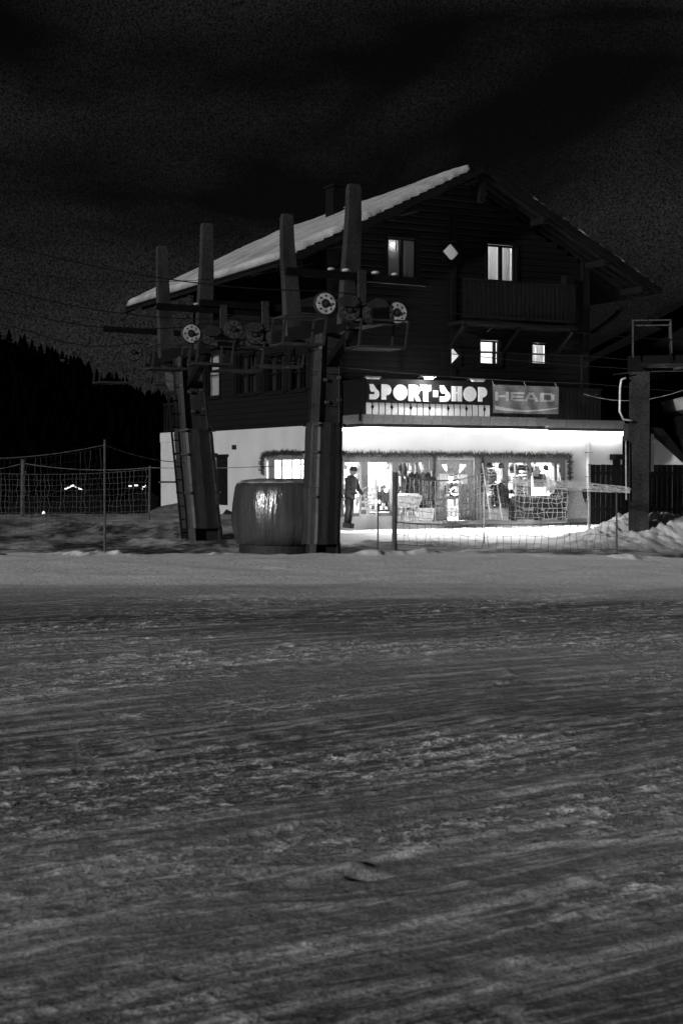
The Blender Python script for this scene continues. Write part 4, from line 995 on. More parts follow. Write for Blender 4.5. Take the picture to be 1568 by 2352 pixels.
for s_ in (-1, 1): MB().tube([(mx - .03 + .21 * s_, -.35, 1.46), (mx + .02 + .27 * s_, -.40, 1.2), (mx + .18 + .16 * s_, -.55, 1.02)], [.075, .065, .045], 8).build('sleeve', 'dark_cloth', mq, True)
MB().ball((mx, -.37, 1.67), .105, 12, 8, 1.15).build('head', 'goods_mid', mq, True)
MB().loft([ell(mx, -.37, 1.69, .125, .135), ell(mx, -.37, 1.78, .12, .125), ell(mx, -.37, 1.84, .05, .05)]).build('cap', 'dark_cloth', mq, True)
for s_ in (-1, 1): MB().box(mx + .02 + .09 * s_ - .055, mx + .02 + .09 * s_ + .055, -.50, -.28, -.04, .12, .02).build('boot', 'goods_dark', mq)
mq.matrix_world = Matrix.Translation((0, 0, -.07)) @ mq.matrix_world @ Matrix.Rotation(R(7), 4, 'Y') @ Matrix.Rotation(R(25), 4, 'Z')
# round hats and lanterns hanging in the right window
for k, (u, v, lb_) in enumerate(((1150, 1070, 'round black hat hanging high before the left mullion of the right window'), (1124, 1068, 'round black hat hanging beside the garland at the right window top left'), (1196, 1074, 'dark woolly hat hanging left of the second pane top'), (1207, 1076, 'dark woolly hat hanging close before the second mullion'), (1134, 1118, 'small dark hat hanging on the sunglasses stand'), (1173, 1129, 'dark round bag hanging on the first mullion of the right window'), (1253, 1074, 'dark hat hanging in the top of the third pane'))):
    x, z = F(u, v, .12); o = empty('hat', BM, (x, -.12, z), lb_, 'hat', 'hats hanging at the right shop window')
    MB().ball((x, -.12, z), .10, 12, 8, .95).build('crown', 'goods_dark', o, True); MB().loft([ell(x, -.12, z - .07, .12, .12), ell(x, -.12, z - .04, .115, .115)]).build('brim', 'dark_cloth', o, True)
    MB().tube([(x, -.12, z + .08), (x, -.05, z + .35)], .004, 4).build('string', 'goods_mid', o)
# sunglasses stands
for k, (u, lb_) in enumerate(((1126, 'leaning white framed stand hung with sunglasses right of the shop door'), (1196, 'upright goods stand before the second pane of the right window'))):
    x, _ = F(u, 1130, .45); y = -.45; o = empty('display_stand', BM, (x, y, .1), lb_, 'display stand', 'display stands outside the right shop window')
    ln = .16 if k == 0 else 0
    for s_ in (-.22, .22): MB().beam((x + s_ + ln, y - .1, .08), (x + s_ - ln * .4, y + .05, 1.85), .035, .035).build('upright', 'goods_pale', o)
    b = MB(); gd = MB()
    for j in range(11):
        z = .62 + j * .11; sh = ln * (1 - (z - .1) / 1.25); b.box(x - .2 + sh, x + .2 + sh, y - .04, y - .01, z, z + .012)
        for i in range(3):
            xx = x - .16 + sh + i * .115; gd.box(xx, xx + .04, y - .09, y - .05, z + .02, z + .055); gd.box(xx + .048, xx + .088, y - .09, y - .05, z + .02, z + .055)
    b.build('bar', 'goods_mid', o); gd.build('sunglasses', 'goods_dark', o)['kind'] = 'stuff'
# bench with ski boots
x0, _ = F(1175, 1180, .6); x1, _ = F(1292, 1180, .6)
bn = empty('boot_bench', BM, ((x0 + x1) / 2, -.6, .1), 'low dark bench carrying a row of ski boots below the right shop window', 'bench')
MB().box(x0, x1, -.75, -.4, .42, .47).build('seat', 'goods_dark', bn); MB().box(x0, x1, -.43, -.40, .47, .75).build('backboard', 'goods_dark', bn)
for x in (x0 + .1, (x0 + x1) / 2, x1 - .1): MB().box(x - .03, x + .03, -.72, -.42, .02, .42).build('leg', 'goods_dark', bn)
for k in range(7):
    x = x0 + (x1 - x0) * (k + .5) / 7; hh = random.uniform(.22, .38)
    o = empty('storage_crate', BM, (x, -.62, .08), 'dark slatted crate under the boot bench, %s from the left' % ['first', 'second', 'third', 'fourth', 'fifth', 'sixth', 'last'][k], 'crate', 'crates under the boot bench')
    MB().box(x - .17, x + .17, -.76, -.44, .06, .06 + hh, .01).build('body', 'goods_dark', o)
    for j in range(3): MB().box(x - .18, x + .18, -.785, -.762, .09 + j * hh / 3, .06 + (j + .75) * hh / 3).build('slat', 'goods_dark' if k % 3 else 'mid_cloth', o)
bt = None; nb_ = 11
LB = ['first', 'second', 'third', 'fourth', 'fifth', 'sixth', 'seventh', 'eighth', 'ninth', 'tenth', 'last']
for k in range(nb_):
    x = x0 + .08 + (x1 - x0 - .16) * k / (nb_ - 1); z = .47
    if bt is None:
        bt = empty('ski_boot', BM, (x, -.6, z), '', 'ski boot', 'ski boots along the bench')
        MB().box(x - .055, x + .055, -.74, -.48, z, z + .12, .02).build('foot_shell', 'goods_dark', bt)
        MB().loft([ell(x, -.55, z + .10, .06, .08, 8), ell(x, -.57, z + .34, .07, .09, 8)]).build('cuff', 'mid_cloth', bt, True); o = bt
        bx0 = x
    else:
        o = copy_tree(bt); o.location = BM @ V(x, -.6, z)
        o.rotation_euler = (0, 0, TH + random.uniform(-.3, .3))
    o['label'] = 'dark ski boot, %s from the left along the bench under the right window' % LB[k]
# ski poles leaning
for k, (u, lb_) in enumerate(((1290, 'pale ski pole leaning at the right end of the right window'), (1262, 'ski pole standing before the third pane'), (1227, 'ski pole leaning beside the second mullion'))):
    x, _ = F(u, 1150, .5); o = empty('ski_pole', BM, (x, -.5, .1), lb_, 'ski pole', 'ski poles at the right shop window')
    MB().tube([(x, -.6, .08), (x + .08, -.25, 1.55)], .012, 6).build('shaft', 'goods_pale', o); MB().tube([(x + .08, -.25, 1.55), (x + .087, -.22, 1.7)], .022, 6).build('grip', 'goods_dark', o)
    MB().loft([ell(x + .005, -.58, .17, .045, .045, 8), ell(x + .005, -.58, .18, .04, .04, 8)]).build('basket', 'goods_dark', o)
# leaning dark board + meter box right of the window
x0, x1, z0, z1 = rectF(1300, 1345, 1128, 1195, .35)
o = empty('slab_panel', BM, ((x0 + x1) / 2, -.35, z0), 'mottled grey panel leaning on the shop wall right of the window', 'panel')
MB().hexa([(x0, -.5, .05), (x1, -.5, .05), (x1, -.47, .05), (x0, -.47, .05), (x0, -.10, z1), (x1, -.10, z1), (x1, -.07, z1), (x0, -.07, z1)]).build('sheet', 'wicker', o)
x0, x1, z0, z1 = rectF(1340, 1352, 1122, 1190, .1); o = empty('meter_box', BM, (x0, -.1, z0), 'small black meter box with cable on the shop wall beside the fence', 'meter box')
MB().box(x0, x1, -.12, -.002, z1 - .35, z1, .01).build('case', 'goods_dark', o); MB().tube([(x0 + .08, -.05, z1 - .35), (x0 + .05, -.05, .2)], .02).build('cable', 'goods_dark', o)
# interior shelves with goods
for k, (x0_, x1_, lb_) in enumerate(((.9, 3.3, 'tall shelf of folded clothes at the back of the shop behind the left window'), (3.9, 5.1, 'narrow shelf of boxes seen behind the shop door'), (5.8, 8.9, 'wide shelf of shoes and boxes deep behind the right window'))):
    o = empty('shop_shelf', BM, ((x0_ + x1_) / 2, 3.2, .02), lb_, 'shelf', 'shelves inside the shop'); y = 3.2
    b = MB(); b.box(x0_, x1_, y + .35, y + .38, .02, 2.3); b.build('back', 'goods_pale', o)
    for j in range(5): MB().box(x0_, x1_, y, y + .35, .35 + j * .42, .38 + j * .42).build('shelf_board', 'goods_pale', o)
    for m_, nme in (('goods_mid', 'folded_goods'), ('goods_dark', 'dark_box'), ('goods_pale', 'pale_box')):
        b = MB()
        for j in range(5):
            x = x0_ + .05
            while x < x1_ - .25:
                w_ = random.uniform(.12, .28)
                if random.random() < .36: b.box(x, x + w_ - .03, y + .02, y + .3, .382 + j * .42, .382 + j * .42 + random.uniform(.12, .3))
                x += w_
        b.build(nme, m_, o)
# hanging dark clothes & toys close behind the right panes
for k, (u, v, hh, m_) in enumerate(((1123, 1085, .55, 'mid_cloth'), (1190, 1100, .7, 'goods_mid'), (1237, 1095, .5, 'goods_dark'), (1262, 1090, .75, 'goods_pale'), (1200, 1140, .5, 'mid_cloth'))):
    x, z = F(u, v, -.7); jacket(x, .7, z + .15, hh, .34, m_, ['grey pullover behind the first pane of the right window', 'mottled vest behind the second pane of the right window', 'black vest behind the third pane of the right window', 'pale sweater behind the last pane of the right window', 'low hung grey cardigan behind the second pane'][k], 'garments hanging inside the right window')

for k, (u, v, hh, m_, lb_) in enumerate(((822, 1078, .5, 'goods_mid', 'small grey top hanging high in the first pane of the left window'), (858, 1100, .75, 'goods_pale', 'pale jacket hanging between the bulb strings of the second pane'), (880, 1128, .6, 'mid_cloth', 'dark vest hanging low in the second pane of the left window'),
        (925, 1068, .45, 'goods_dark', 'short black top hanging above the skis'), (972, 1075, .5, 'goods_mid', 'grey top hanging at the right end of the left window'), (1135, 1145, .45, 'goods_dark', 'black vest hanging low behind the sunglasses stand'), (1225, 1075, .4, 'goods_mid', 'grey top hanging at the left edge of the last pane'), (1180, 1072, .35, 'goods_dark', 'short dark top hanging at the top of the second right pane'))):
    x, z = F(u, v, -.6); jacket(x, .6, z + .12, hh, .26, m_, lb_, 'garments hanging inside the left window' if u < 1000 else 'garments hanging inside the right window')
def shoes(x0, y, z, n, lb_, grp):
    for k in range(n):
        x = x0 + k * .19; o = empty('snow_boot', BM, (x, y, z), '%s, %s from the left' % (lb_, ['first', 'second', 'third', 'fourth', 'fifth', 'sixth'][k]), 'boot', grp)
        MB().box(x - .04, x + .04, y - .13, y + .12, z, z + .07, .015).build('sole', 'goods_dark', o); MB().loft([ell(x, y + .04, z + .07, .045, .07, 8), ell(x, y + .05, z + .26, .05, .06, 8)]).build('shaft', ['mid_cloth', 'goods_pale', 'goods_mid'][k % 3], o, True)
shoes(F(845, 1150)[0], .35, .34, 6, 'snow boot on the floor ledge of the left shop window', 'snow boots in the left window')

# ------------------------------------------------------------------ chairlift towers
LD = V(.915, .40, 0).normalized(); AL = math.atan2(LD.y, LD.x)
def wheel(parent, x, y, z, m='sheave_disc', r=.225):
    t = MB().disc((x, y, z), r, .035, 28, bev=.012); o = t.build('sheave', 'sheave_rubber', parent)
    MB().disc((x, y - .036, z), r * .86, .004, 28, hole=r * .38).build('side_disc', m, o)
    b = MB()
    for k in range(8):
        a = 2 * math.pi * k / 8; b.disc((x + r * .63 * math.cos(a), y - .043, z + r * .63 * math.sin(a)), r * .085, .003, 8)
    b.build('bolt_hole', 'sheave_rubber', o)['kind'] = 'stuff'; MB().disc((x, y - .05, z), r * .16, .03, 10).build('hub', 'lift_steel', o); return o
def tower(X0, Y0, lean, top, wid, label, big=True, near=-2.4, far=2.9, nearoff=-.95, discs='sheave_disc'):
    gz_ = H(X0, Y0) - .1
    M = Matrix.Translation((X0, Y0, 0)) @ Matrix.Rotation(AL, 4, 'Z')
    o = empty('lift_tower', M, (0, 0, gz_), label, 'lift tower', 'chairlift towers')
    inv = M.to_3x3().inverted(); lv = inv @ V(lean, 0, 0)
    def cx(z): return lv * (z / top)
    def sect(z, wx, wy, ch=.22):
        c = cx(z); R_ = []
        for sx, sy in ((-1, -1), (1, -1), (1, 1), (-1, 1)):
            for a, b_ in (((1, 1 - ch), (1 - ch, 1)) if sx * sy < 0 else ((1 - ch, 1), (1, 1 - ch))):
                R_.append((c.x + sx * a * wx / 2, c.y + sy * b_ * wy / 2, z))
        return R_
    h = wid
    if big:
        MB().loft([sect(2.3, h * .84, h * .8), sect(top, h * .66, h * .66)]).build('column', 'lift_column', o)
        b = MB()
        for zq in (2.95, 3.6, 4.1): b.loft([sect(zq, h * .80 * (1 - .07 * (zq - 2.3)), h * .77 * (1 - .07 * (zq - 2.3))), sect(zq + .05, h * .80 * (1 - .07 * (zq - 2.3)), h * .77 * (1 - .07 * (zq - 2.3)))])
        b.build('flange', 'lift_steel', o)
        # padded foot: eight quilted cushions strapped round the column
        n = 28; rings = []
        for z, k in ((gz_ + .35, 1.0), (.8, .98), (1.3, 1.02), (1.31, .99), (1.9, 1.0), (1.91, .97), (2.5, .97), (2.62, .9)):
            c = cx(z); rings.append([(c.x + h / 2 * k * (1 + (.035 if i % 2 else -.01)) * (abs(math.cos(2 * math.pi * i / n)) ** .6) * math.copysign(1, math.cos(2 * math.pi * i / n)), c.y + h / 2 * k * (1 + (.035 if i % 2 else -.01)) * (abs(math.sin(2 * math.pi * i / n)) ** .6) * math.copysign(1, math.sin(2 * math.pi * i / n)), z) for i in range(n)])
        MB().loft(rings).build('padding', 'pad_cloth', o)
        MB().loft([sect(gz_ - .2, h * 1.0, h * 1.0, .3), sect(gz_ + .37, h * .97, h * .97, .3)]).build('foot', 'pad_foot', o)
        b = MB()
        for z in (1.1, 2.0, 2.55): b.loft([sect(z, h * 1.05, h * 1.05, .3), sect(z + .05, h * 1.05, h * 1.05, .3)])
        b.build('strap', 'pad_foot', o)
        b = MB()
        for (bx_, bz_) in ((-.1, 3.45), (.2, 3.5), (-.05, 3.0), (.22, 3.05)): b.box(cx(bz_).x + bx_ - .04, cx(bz_).x + bx_ + .04, cx(bz_).y - h * .36, cx(bz_).y - h * .30, bz_, bz_ + .06)
        b.build('bolt_plate', 'sheave_dim', o)
    else:
        MB().loft([sect(gz_ - .2, h, h, .1), sect(top, h, h, .1)]).build('column', 'lift_column', o)
    c = cx(top)
    MB().beam((c.x, near - .25, top + .12), (c.x, far + .2, top + .12), .34, .30).build('crossarm', 'lift_steel_dark', o)
    if big: MB().beam((c.x, 0, top - .7), (c.x, near * .6, top), .16, .16).build('strut', 'lift_steel_dark', o); MB().beam((c.x, 0, top - .7), (c.x, far * .55, top), .16, .16).build('strut', 'lift_steel_dark', o)
    if big:
        for yh, dy in ((-1.15, -.22), (1.85, .30)):
            b = MB(); zb, zt_ = top + .1, 7.2
            def hs(z, w1, w2, t): return [(c.x - w1 / 2, yh + dy * t - w2 / 2, z), (c.x + w1 / 2, yh + dy * t - w2 / 2, z), (c.x + w1 / 2, yh + dy * t + w2 / 2, z), (c.x - w1 / 2, yh + dy * t + w2 / 2, z)]
            b.loft([hs(zb, .36, .24, -.25), hs(zb + .9, .33, .24, .25), hs(zb + 1.6, .30, .22, .75), hs(zb + 2.1, .27, .2, .98), hs(zt_ - .08, .25, .18, 1.05), hs(zt_, .21, .14, 1.05)]); b.build('horn', 'lift_column', o)
    for (ye, off, dm) in (((near, nearoff, discs), (far, -.9, 'sheave_dim')) if big else ((near, -1.6, 'lift_steel'),)):
        s_ = -1
        for k in range(4):
            x = off + k * .485; z = top + .30 - k * .035 + (.03 if k in (1, 2) else 0) - .09 * (k in (1, 2))
            wheel(o, x, ye - .16, z, dm if (k == 0 or (k == 3 and Y0 < 31)) else 'sheave_dim')
        # rocker arms in front of the inner wheels
        for k in (1, 2):
            x = off + (k + (-.12 if k == 1 else .12)) * .485; z = top + .40 - (k + .5) * .035
            MB().prism([(x - .24, z + .02), (x - .02, z + .13), (x + .16, z + .11), (x + .24, z), (x + .12, z - .09), (x - .12, z - .08)], ye - .25, ye - .215).build('rocker', 'lift_steel', o)
        xm_ = off + 1.5 * .485; MB().beam((xm_, ye - .19, top + .3), (xm_, ye - .19, top + .95), .15, .07, up=(0, 1, 0)).build('hanger_plate', 'lift_steel', o)
        MB().beam((xm_, ye - .05, top + .1), (xm_, ye - .05, top + .95), .12, .1).build('mast', 'lift_steel_dark', o)
        MB().beam((off - .75, ye - .1, top + .86), (off + 2.1, ye - .1, top + .80), .11, .14).build('lifting_beam', 'lift_steel_dark', o)
        b = MB()
        for k in range(5): b.ball((off + .15 + k * .3 + .1 * (k == 4), ye - .1, top + .95 - k * .006), .075 + .012 * (k % 2), 8, 5, .42)
        if ye == near: b.build('snow_lump', 'roof_snow', o, True)
        # catwalk baskets
        for (a0, a1) in ((off - .95, off - .15), (off + .55, off + 1.5)):
            MB().box(a0, a1, ye - .45, ye + .15, top - .50, top - .47).build('grating', 'lift_steel_dark', o)
            b = MB(); yy = ye - .45
            for y_ in (yy, ye + .15):
                b.beam((a0, y_, top - .48), (a1, y_, top - .48), .035, .05); b.beam((a0 + .06, y_, top + .02), (a1 + .06, y_, top + .02), .03, .03)
                for a in (a0, a1): b.beam((a, y_, top - .48), (a + .06, y_, top + .02), .035, .035)
            for a in (a0, a1): b.beam((a, yy, top - .48), (a, ye + .15, top - .48), .03, .03); b.beam((a + .06, yy, top + .02), (a + .06, ye + .15, top + .02), .03, .03)
            b.build('railing', 'lift_steel', o)
    return o, M, top
t2 = tower(-.43, 29, .13, 4.42, .70, 'nearest padded lift tower standing beside the wrapped tank', nearoff=-.98)
t1 = tower(-3.28, 33.6, -.36, 4.30, .86, 'padded lift tower with a ladder, leftmost and leaning left', nearoff=-1.08, discs='sheave_disc')
M3_ = Matrix.Translation((6.7, 32.1, 0)) @ Matrix.Rotation(R(-11.8), 4, 'Z')
o = empty('lift_tower', M3_, (0, 0, -.1), 'plain unpadded lift column rising from the snow mound at the right', 'lift tower', 'chairlift towers'); t3 = (o, M3_, 3.9)
MB().box(-.225, .225, -.2, .2, -.3, 3.86, .012).build('column', 'lift_column', o)
i3 = M3_.inverted(); q3 = lambda u, v, Y=30.6: i3 @ at(u, v, Y)
a_, c_ = q3(1440, 853, 31.8), q3(1600, 812, 31.8); MB().box(a_.x, 2.6, -.17, .17, 3.87, 4.22, .01).build('crossarm', 'lift_steel_dark', o)
MB().box(a_.x + .3, 2.4, -1.6, .16, 3.93, 3.97).build('grating', 'lift_steel_dark', o)
b = MB(); p1, p2, p3, p4 = q3(1452, 812), q3(1452, 736), q3(1539, 735), q3(1541, 812)
for y_ in (0, 1.1):
    dv = V(0, y_, 0)
    for aa, cc_ in ((p1, p2), (p2, p3), (p3, p4)): b.beam(aa + dv, cc_ + dv, .03, .03)
for aa in (p2, p3): b.beam(aa, aa + V(0, 1.1, 0), .03, .03)
b.build('railing', 'sheave_dim', o)
MB().beam(q3(1545, 848), q3(1620, 835), .05, .05).build('cable_tray', 'sheave_dim', o)
# ladder on the left tower
lo = t1[0]; M1 = t1[1]
lv = M1.inverted()
la, lb2 = lv @ at(419, 1238, 33.1), lv @ at(386, 905, 33.1); lc, ld = lv @ at(430, 1238, 33.4), lv @ at(406, 905, 33.4)
b = MB(); b.beam(la, lb2, .035, .05); b.beam(lc, ld, .035, .05); lad = b.build('ladder', 'lift_steel_dark', lo)
for k in range(11): t = (k + .5) / 11; MB().tube([la.lerp(lb2, t), lc.lerp(ld, t)], .014, 5).build('rung', 'lift_steel_dark', lad)
# pale shield-shaped board hung left of that tower
p = at(392, 876, 35); o = empty('shield_board', Matrix.Translation(p), (0, 0, 0), 'pale shield-shaped board hanging left of the leftmost lift tower', 'board')
k_ = 35 / FPX; pl = [(-12, 20), (10, 22), (13, -5), (11, -22), (-1, -20), (-10, -8)]
MB().prism([(a * k_, c * k_) for a, c in pl], -.02, .02).build('face', 'mid_cloth', o); MB().box(-.14, .15, -.03, -.021, -.015, .01).build('cross_bar', 'goods_dark', o); MB().tube([(0, 0, .22), (0, 0, .9)], .01, 4).build('hanger', 'lift_steel_dark', o)
# details of the right column: handrail, box, conduit
o3 = t3[0]; M3 = t3[1].inverted()
k3 = lambda u, v, Y=31.8: M3 @ at(u, v, Y)
MB().tube([k3(1436, 868), k3(1426, 872), k3(1423, 890), k3(1422, 945), k3(1430, 963), k3(1450, 966)], .024, 8).build('guard_rail', 'rope_pale', o3, True)
MB().tube([k3(1408, 860), k3(1450, 856)], .02, 5).build('arm', 'lift_steel', o3)
a_, c_ = k3(1430, 1012), k3(1445, 972); MB().box(min(a_.x, c_.x), max(a_.x, c_.x), -.12, .12, a_.z, c_.z, .01).build('junction_box', 'lift_steel', o3)
MB().tube([k3(1436, 1012), k3(1437, 1148)], .018, 6).build('conduit', 'sheave_disc', o3)
a_, c_ = k3(1489, 1084), k3(1501, 996); MB().box(a_.x, c_.x, -.15, .15, a_.z, c_.z, .01).build('switch_cabinet', 'lift_steel', o3)
# haul ropes
def sag(p, q_, s_, n=14): return [Vector(p).lerp(Vector(q_), i / n) - V(0, 0, 4 * s_ * (i / n) * (1 - i / n)) for i in range(n + 1)]
def P(M, x, y, z): return M @ V(x, y, z)
M2 = t2[1]
rt = 4.42 + .30 + .235
def on_line(M, y, u, v):       # point of the vertical plane of the rope seen at picture (u, v)
    n = M.to_3x3() @ V(0, 1, 0); p0 = M @ V(0, y, 0); d = ray(u, v); return CAM + d * ((p0 - CAM).dot(n) / d.dot(n))
ropes = [(M2, -2.56, [(36, 569)], (1568, 781), -.95, 'haul rope nearest the camera, crossing over the big right-hand sheaves'),
         (M2, 2.74, [(17, 667)], (1346, 817), -1.0, 'haul rope passing behind the nearest lift tower'),
         (M1, -2.56, [(84, 727)], None, -.7, 'haul rope running over the front sheaves of the ladder tower'),
         (M1, 2.74, [(87, 766)], None, -.9, 'farthest haul rope over the rear sheaves of the ladder tower')]
for M, y, lf, rf, off, lb_ in ropes:
    b = MB(); rq = rt - (.12 if M is M1 else 0); a = P(M, off, y, rq); e_ = P(M, off + 1.45, y, rq - .10)
    L0 = on_line(M, y, *lf[0]); L1 = L0 + (L0 - a) * 3.0 + V(0, 0, 1.2)
    pts = sag(L1, L0, -.0, 4)[:-1] + sag(L0, a, .18)[:-1] + [a, e_]
    if rf: r0 = on_line(M, y, *rf)
    else: r0 = e_ + LD * 12 + V(0, 0, -.6)
    pts += sag(e_, r0, .15)[1:] + [r0 + (r0 - e_) * .8]
    b.tube(pts, .011, 5); tag(b.build('haul_rope', 'cable_steel'), lb_, 'cable', 'steel haul ropes of the lift')
b = MB(); b.tube(sag(at(0, 620, 27), at(720, 605, 30), .3), .006, 4); tag(b.build('signal_cable', 'cable_steel'), 'thin signal cable strung between the lift tower horns', 'cable')
b = MB(); b.tube(sag(at(1340, 905, 43), at(1570, 895, 40), .25), .008, 4); tag(b.build('overhead_wire', 'rope_dim'), 'thin wire sagging past the right lift column', 'cable')

# ------------------------------------------------------------------ wrapped round tank
tx, ty = at(650, 1265, 29.6).x, 29.9; tgz = H(tx, ty) - .1
tk = empty('wrapped_tank', Matrix.Translation((tx, ty, tgz)), (0, 0, 0), 'big bulging round tank wrapped in shiny dark sheeting beside the nearest tower', 'tank')
n = 72; rings = []; rt_ = 1.06
for z, k in ((.26, .93), (.45, .98), (.8, 1.02), (1.1, 1.0), (1.3, .975), (1.44, .95), (1.53, .90)):
    rings.append([(rt_ * k * (1 + .012 * math.sin(i * 1.05 + z * .8) + .012 * mnoise.noise(Vector((i * .4, z * 4, 1)))) * math.cos(2 * math.pi * i / n), rt_ * k * (1 + .012 * math.sin(i * 1.05 + z * .8)) * math.sin(2 * math.pi * i / n), z) for i in range(n)])
MB().loft(rings).build('sheeting', 'tarp', tk, True)
MB().loft([[(rt_ * .885 * math.cos(2 * math.pi * i / 40), rt_ * .885 * math.sin(2 * math.pi * i / 40), z) for i in range(40)] for z in (-.2, .27)]).build('base', 'pad_foot', tk)
b = MB()
for k, (z, f) in enumerate(((.30, .915),) or ((.62, .985), (1.02, 1.005), (1.36, .945))): b.loft([[((rt_ * f + .012) * math.cos(2 * math.pi * i / n), (rt_ * f + .012) * math.sin(2 * math.pi * i / n), zz) for i in range(n)] for zz in (z - .01, z + .012)])
b.build('strap', 'pad_foot', tk)
cap = MB(); rings = []
for z, k in ((1.52, .89), (1.57, .82), (1.60, .5), (1.605, .1)): rings.append([(rt_ * k * math.cos(2 * math.pi * i / 36) * (1 + .05 * math.sin(i * 1.7)), rt_ * k * math.sin(2 * math.pi * i / 36), z + .015 * math.sin(i * 2.3)) for i in range(36)])
cap.loft(rings).build('snow_cap', 'goods_mid', tk, True)

# ------------------------------------------------------------------ nets and posts
def post(u, v0, v1, Y, r, m, label, cat='post', name='net_post', wood=False, lean=0):
    a = at(u + lean, v1, Y); c = at(u, v0, Y); z0 = H(a.x, a.y) - .15
    b = MB(); b.tube([(a.x, Y, z0), ((a.x + c.x) / 2, Y, (z0 + c.z) / 2), (c.x, Y, c.z)], [r, r, r * .95], 8)
    o = tag(b.build(name, m), label, cat, 'posts holding the safety nets'); return a, c
post(907, 1085, 1265, 28.9, .052, 'post_wood', 'thick wooden net post in front of the left shop window', lean=-2)
post(868, 1118, 1265, 28.9, .016, 'post_wood', 'thin metal rod left of the thick wooden net post', lean=-1)
post(1415, 1130, 1285, 27.2, .018, 'post_wood', 'thin net pole standing before the right snow mound')
post(241, 1010, 1280, 27.4, .022, 'post_wood', 'tallest thin net pole standing in the dark field at the left')
post(54, 1055, 1195, 40, .06, 'post_wood', 'thick wooden post at the far left edge of the field', lean=-2)
post(345, 1070, 1190, 39, .028, 'post_wood', 'short thin net pole left of the ladder tower', lean=-3)
post(1111, 1128, 1192, 33.5, .014, 'rope_pale', 'pale thin rod holding the net up before the right shop window')
def net(corners, nu, nv, r, m, label, wob=.02, sagt=0, sagb=0, edge=1.8, seed=1):
    tl, tr_, br_, bl_ = [Vector(c) for c in corners]; rg = random.Random(seed)
    def pt(i, j):
        s_, t = i / nu, j / nv; p = (tl.lerp(tr_, s_)).lerp(bl_.lerp(br_, s_), t); sg = 4 * s_ * (1 - s_); p.z -= sg * (sagt * (1 - t) + sagb * t); return p
    G = {}
    for i in range(nu + 1):
        for j in range(nv + 1):
            p = pt(i, j)
            if 0 < j < nv: p = p + V(rg.uniform(-wob, wob), rg.uniform(-wob, wob), rg.uniform(-wob, wob) * .7)
            G[i, j] = p
    b = MB()
    for j in range(nv + 1): b.tube([G[i, j] for i in range(nu + 1)], r * (edge if j in (0, nv) else 1), 3 if j not in (0, nv) else 5, False)
    for i in range(nu + 1): b.tube([G[i, j] for j in range(nv + 1)], r, 3, False)
    return tag(b.build('safety_net', m), label, 'net', 'safety nets along the piste')
A_, B_, C_, D_ = at(910, 1089, 28.9), at(1111, 1086, 33.5), at(1111, 1191, 33.5), at(910, 1198, 28.9)
net((A_, B_, C_, D_), 22, 7, .0065, 'rope_pale', 'white square-meshed net stretched before the shop door', .02, .16, .10)
net((at(1111, 1086, 33.5), at(1300, 1122, 32), at(1300, 1199, 32), at(1111, 1191, 33.5)), 18, 7, .0055, 'rope_pale', 'sagging white net before the right shop window', .035, .12, .06, 1.2, 2)
net((at(910, 1200, 28.9), at(1415, 1196, 27.4), at(1415, 1262, 27.4), at(910, 1250, 28.9)), 30, 2, .0045, 'goods_dark', 'wide meshed dark net crossing the bright snow before the shop', .05, .06, .05, 1.1, 3)
# bundled net swag
b = MB(); rg = random.Random(4)
for k in range(15):
    t = k / 14; p0 = at(1163 + 6 * rg.random(), 1101 + 9 * t, 32.8); p1 = at(1300, 1100 + 30 * t + rg.uniform(-2, 2), 31); p2 = at(1446, 1120 + 13 * t + rg.uniform(-1, 1), 29)
    pts = [((p0 * (1 - s_) ** 2) + p1 * 2 * s_ * (1 - s_) + p2 * s_ * s_) + V(rg.uniform(-.02, .02), rg.uniform(-.05, .05), rg.uniform(-.012, .012)) for s_ in [i / 18 for i in range(19)]]
    b.tube(pts, .004, 3, False)
for k in range(70):
    s_ = rg.random(); t = rg.random() * .8; f_ = lambda t: (at(1165, 1101 + 9 * t, 32.8) * (1 - s_) ** 2) + at(1300, 1100 + 30 * t, 31) * 2 * s_ * (1 - s_) + at(1446, 1120 + 13 * t, 29) * s_ * s_
    b.tube([f_(t), f_(min(1, t + .35)) + V(.06, 0, 0)], .004, 3, False)
tag(b.build('net_swag', 'rope_pale'), 'gathered swag of white netting drooping across the right shop window to the fence', 'net')
# left ropes and net
b = MB(); b.tube(sag(at(-120, 1052, 26), at(241, 1022, 27.4), .10) + sag(at(241, 1022, 27.4), at(425, 1062, 31), .08)[1:], .009, 5); tag(b.build('net_rope', 'rope_dim'), 'upper rope sagging from the tallest thin pole in the dark field', 'rope')
b = MB(); b.tube(sag(at(-60, 1082, 40), at(54, 1064, 40), .05) + sag(at(54, 1064, 40), at(345, 1074, 39), .12)[1:] + sag(at(345, 1074, 39), at(700, 1066, 34), .05)[1:], .009, 5); tag(b.build('net_rope', 'rope_dim'), 'lower rope tied to the thick post at the far left', 'rope')
net((at(-60, 1084, 40), at(345, 1078, 39), at(345, 1188, 39), at(-60, 1192, 40)), 44, 8, .0045, 'rope_dim', 'dim net strung between the thick left post and the short thin pole', .03, .1, 0, 1.0, 5)
net((at(-60, 1052, 26), at(241, 1026, 27.4), at(241, 1200, 27.4), at(-60, 1230, 26)), 26, 9, .003, 'lift_steel', 'faint dark net in the field left of the tallest thin pole', .03, .1, .05, 1.0, 6)

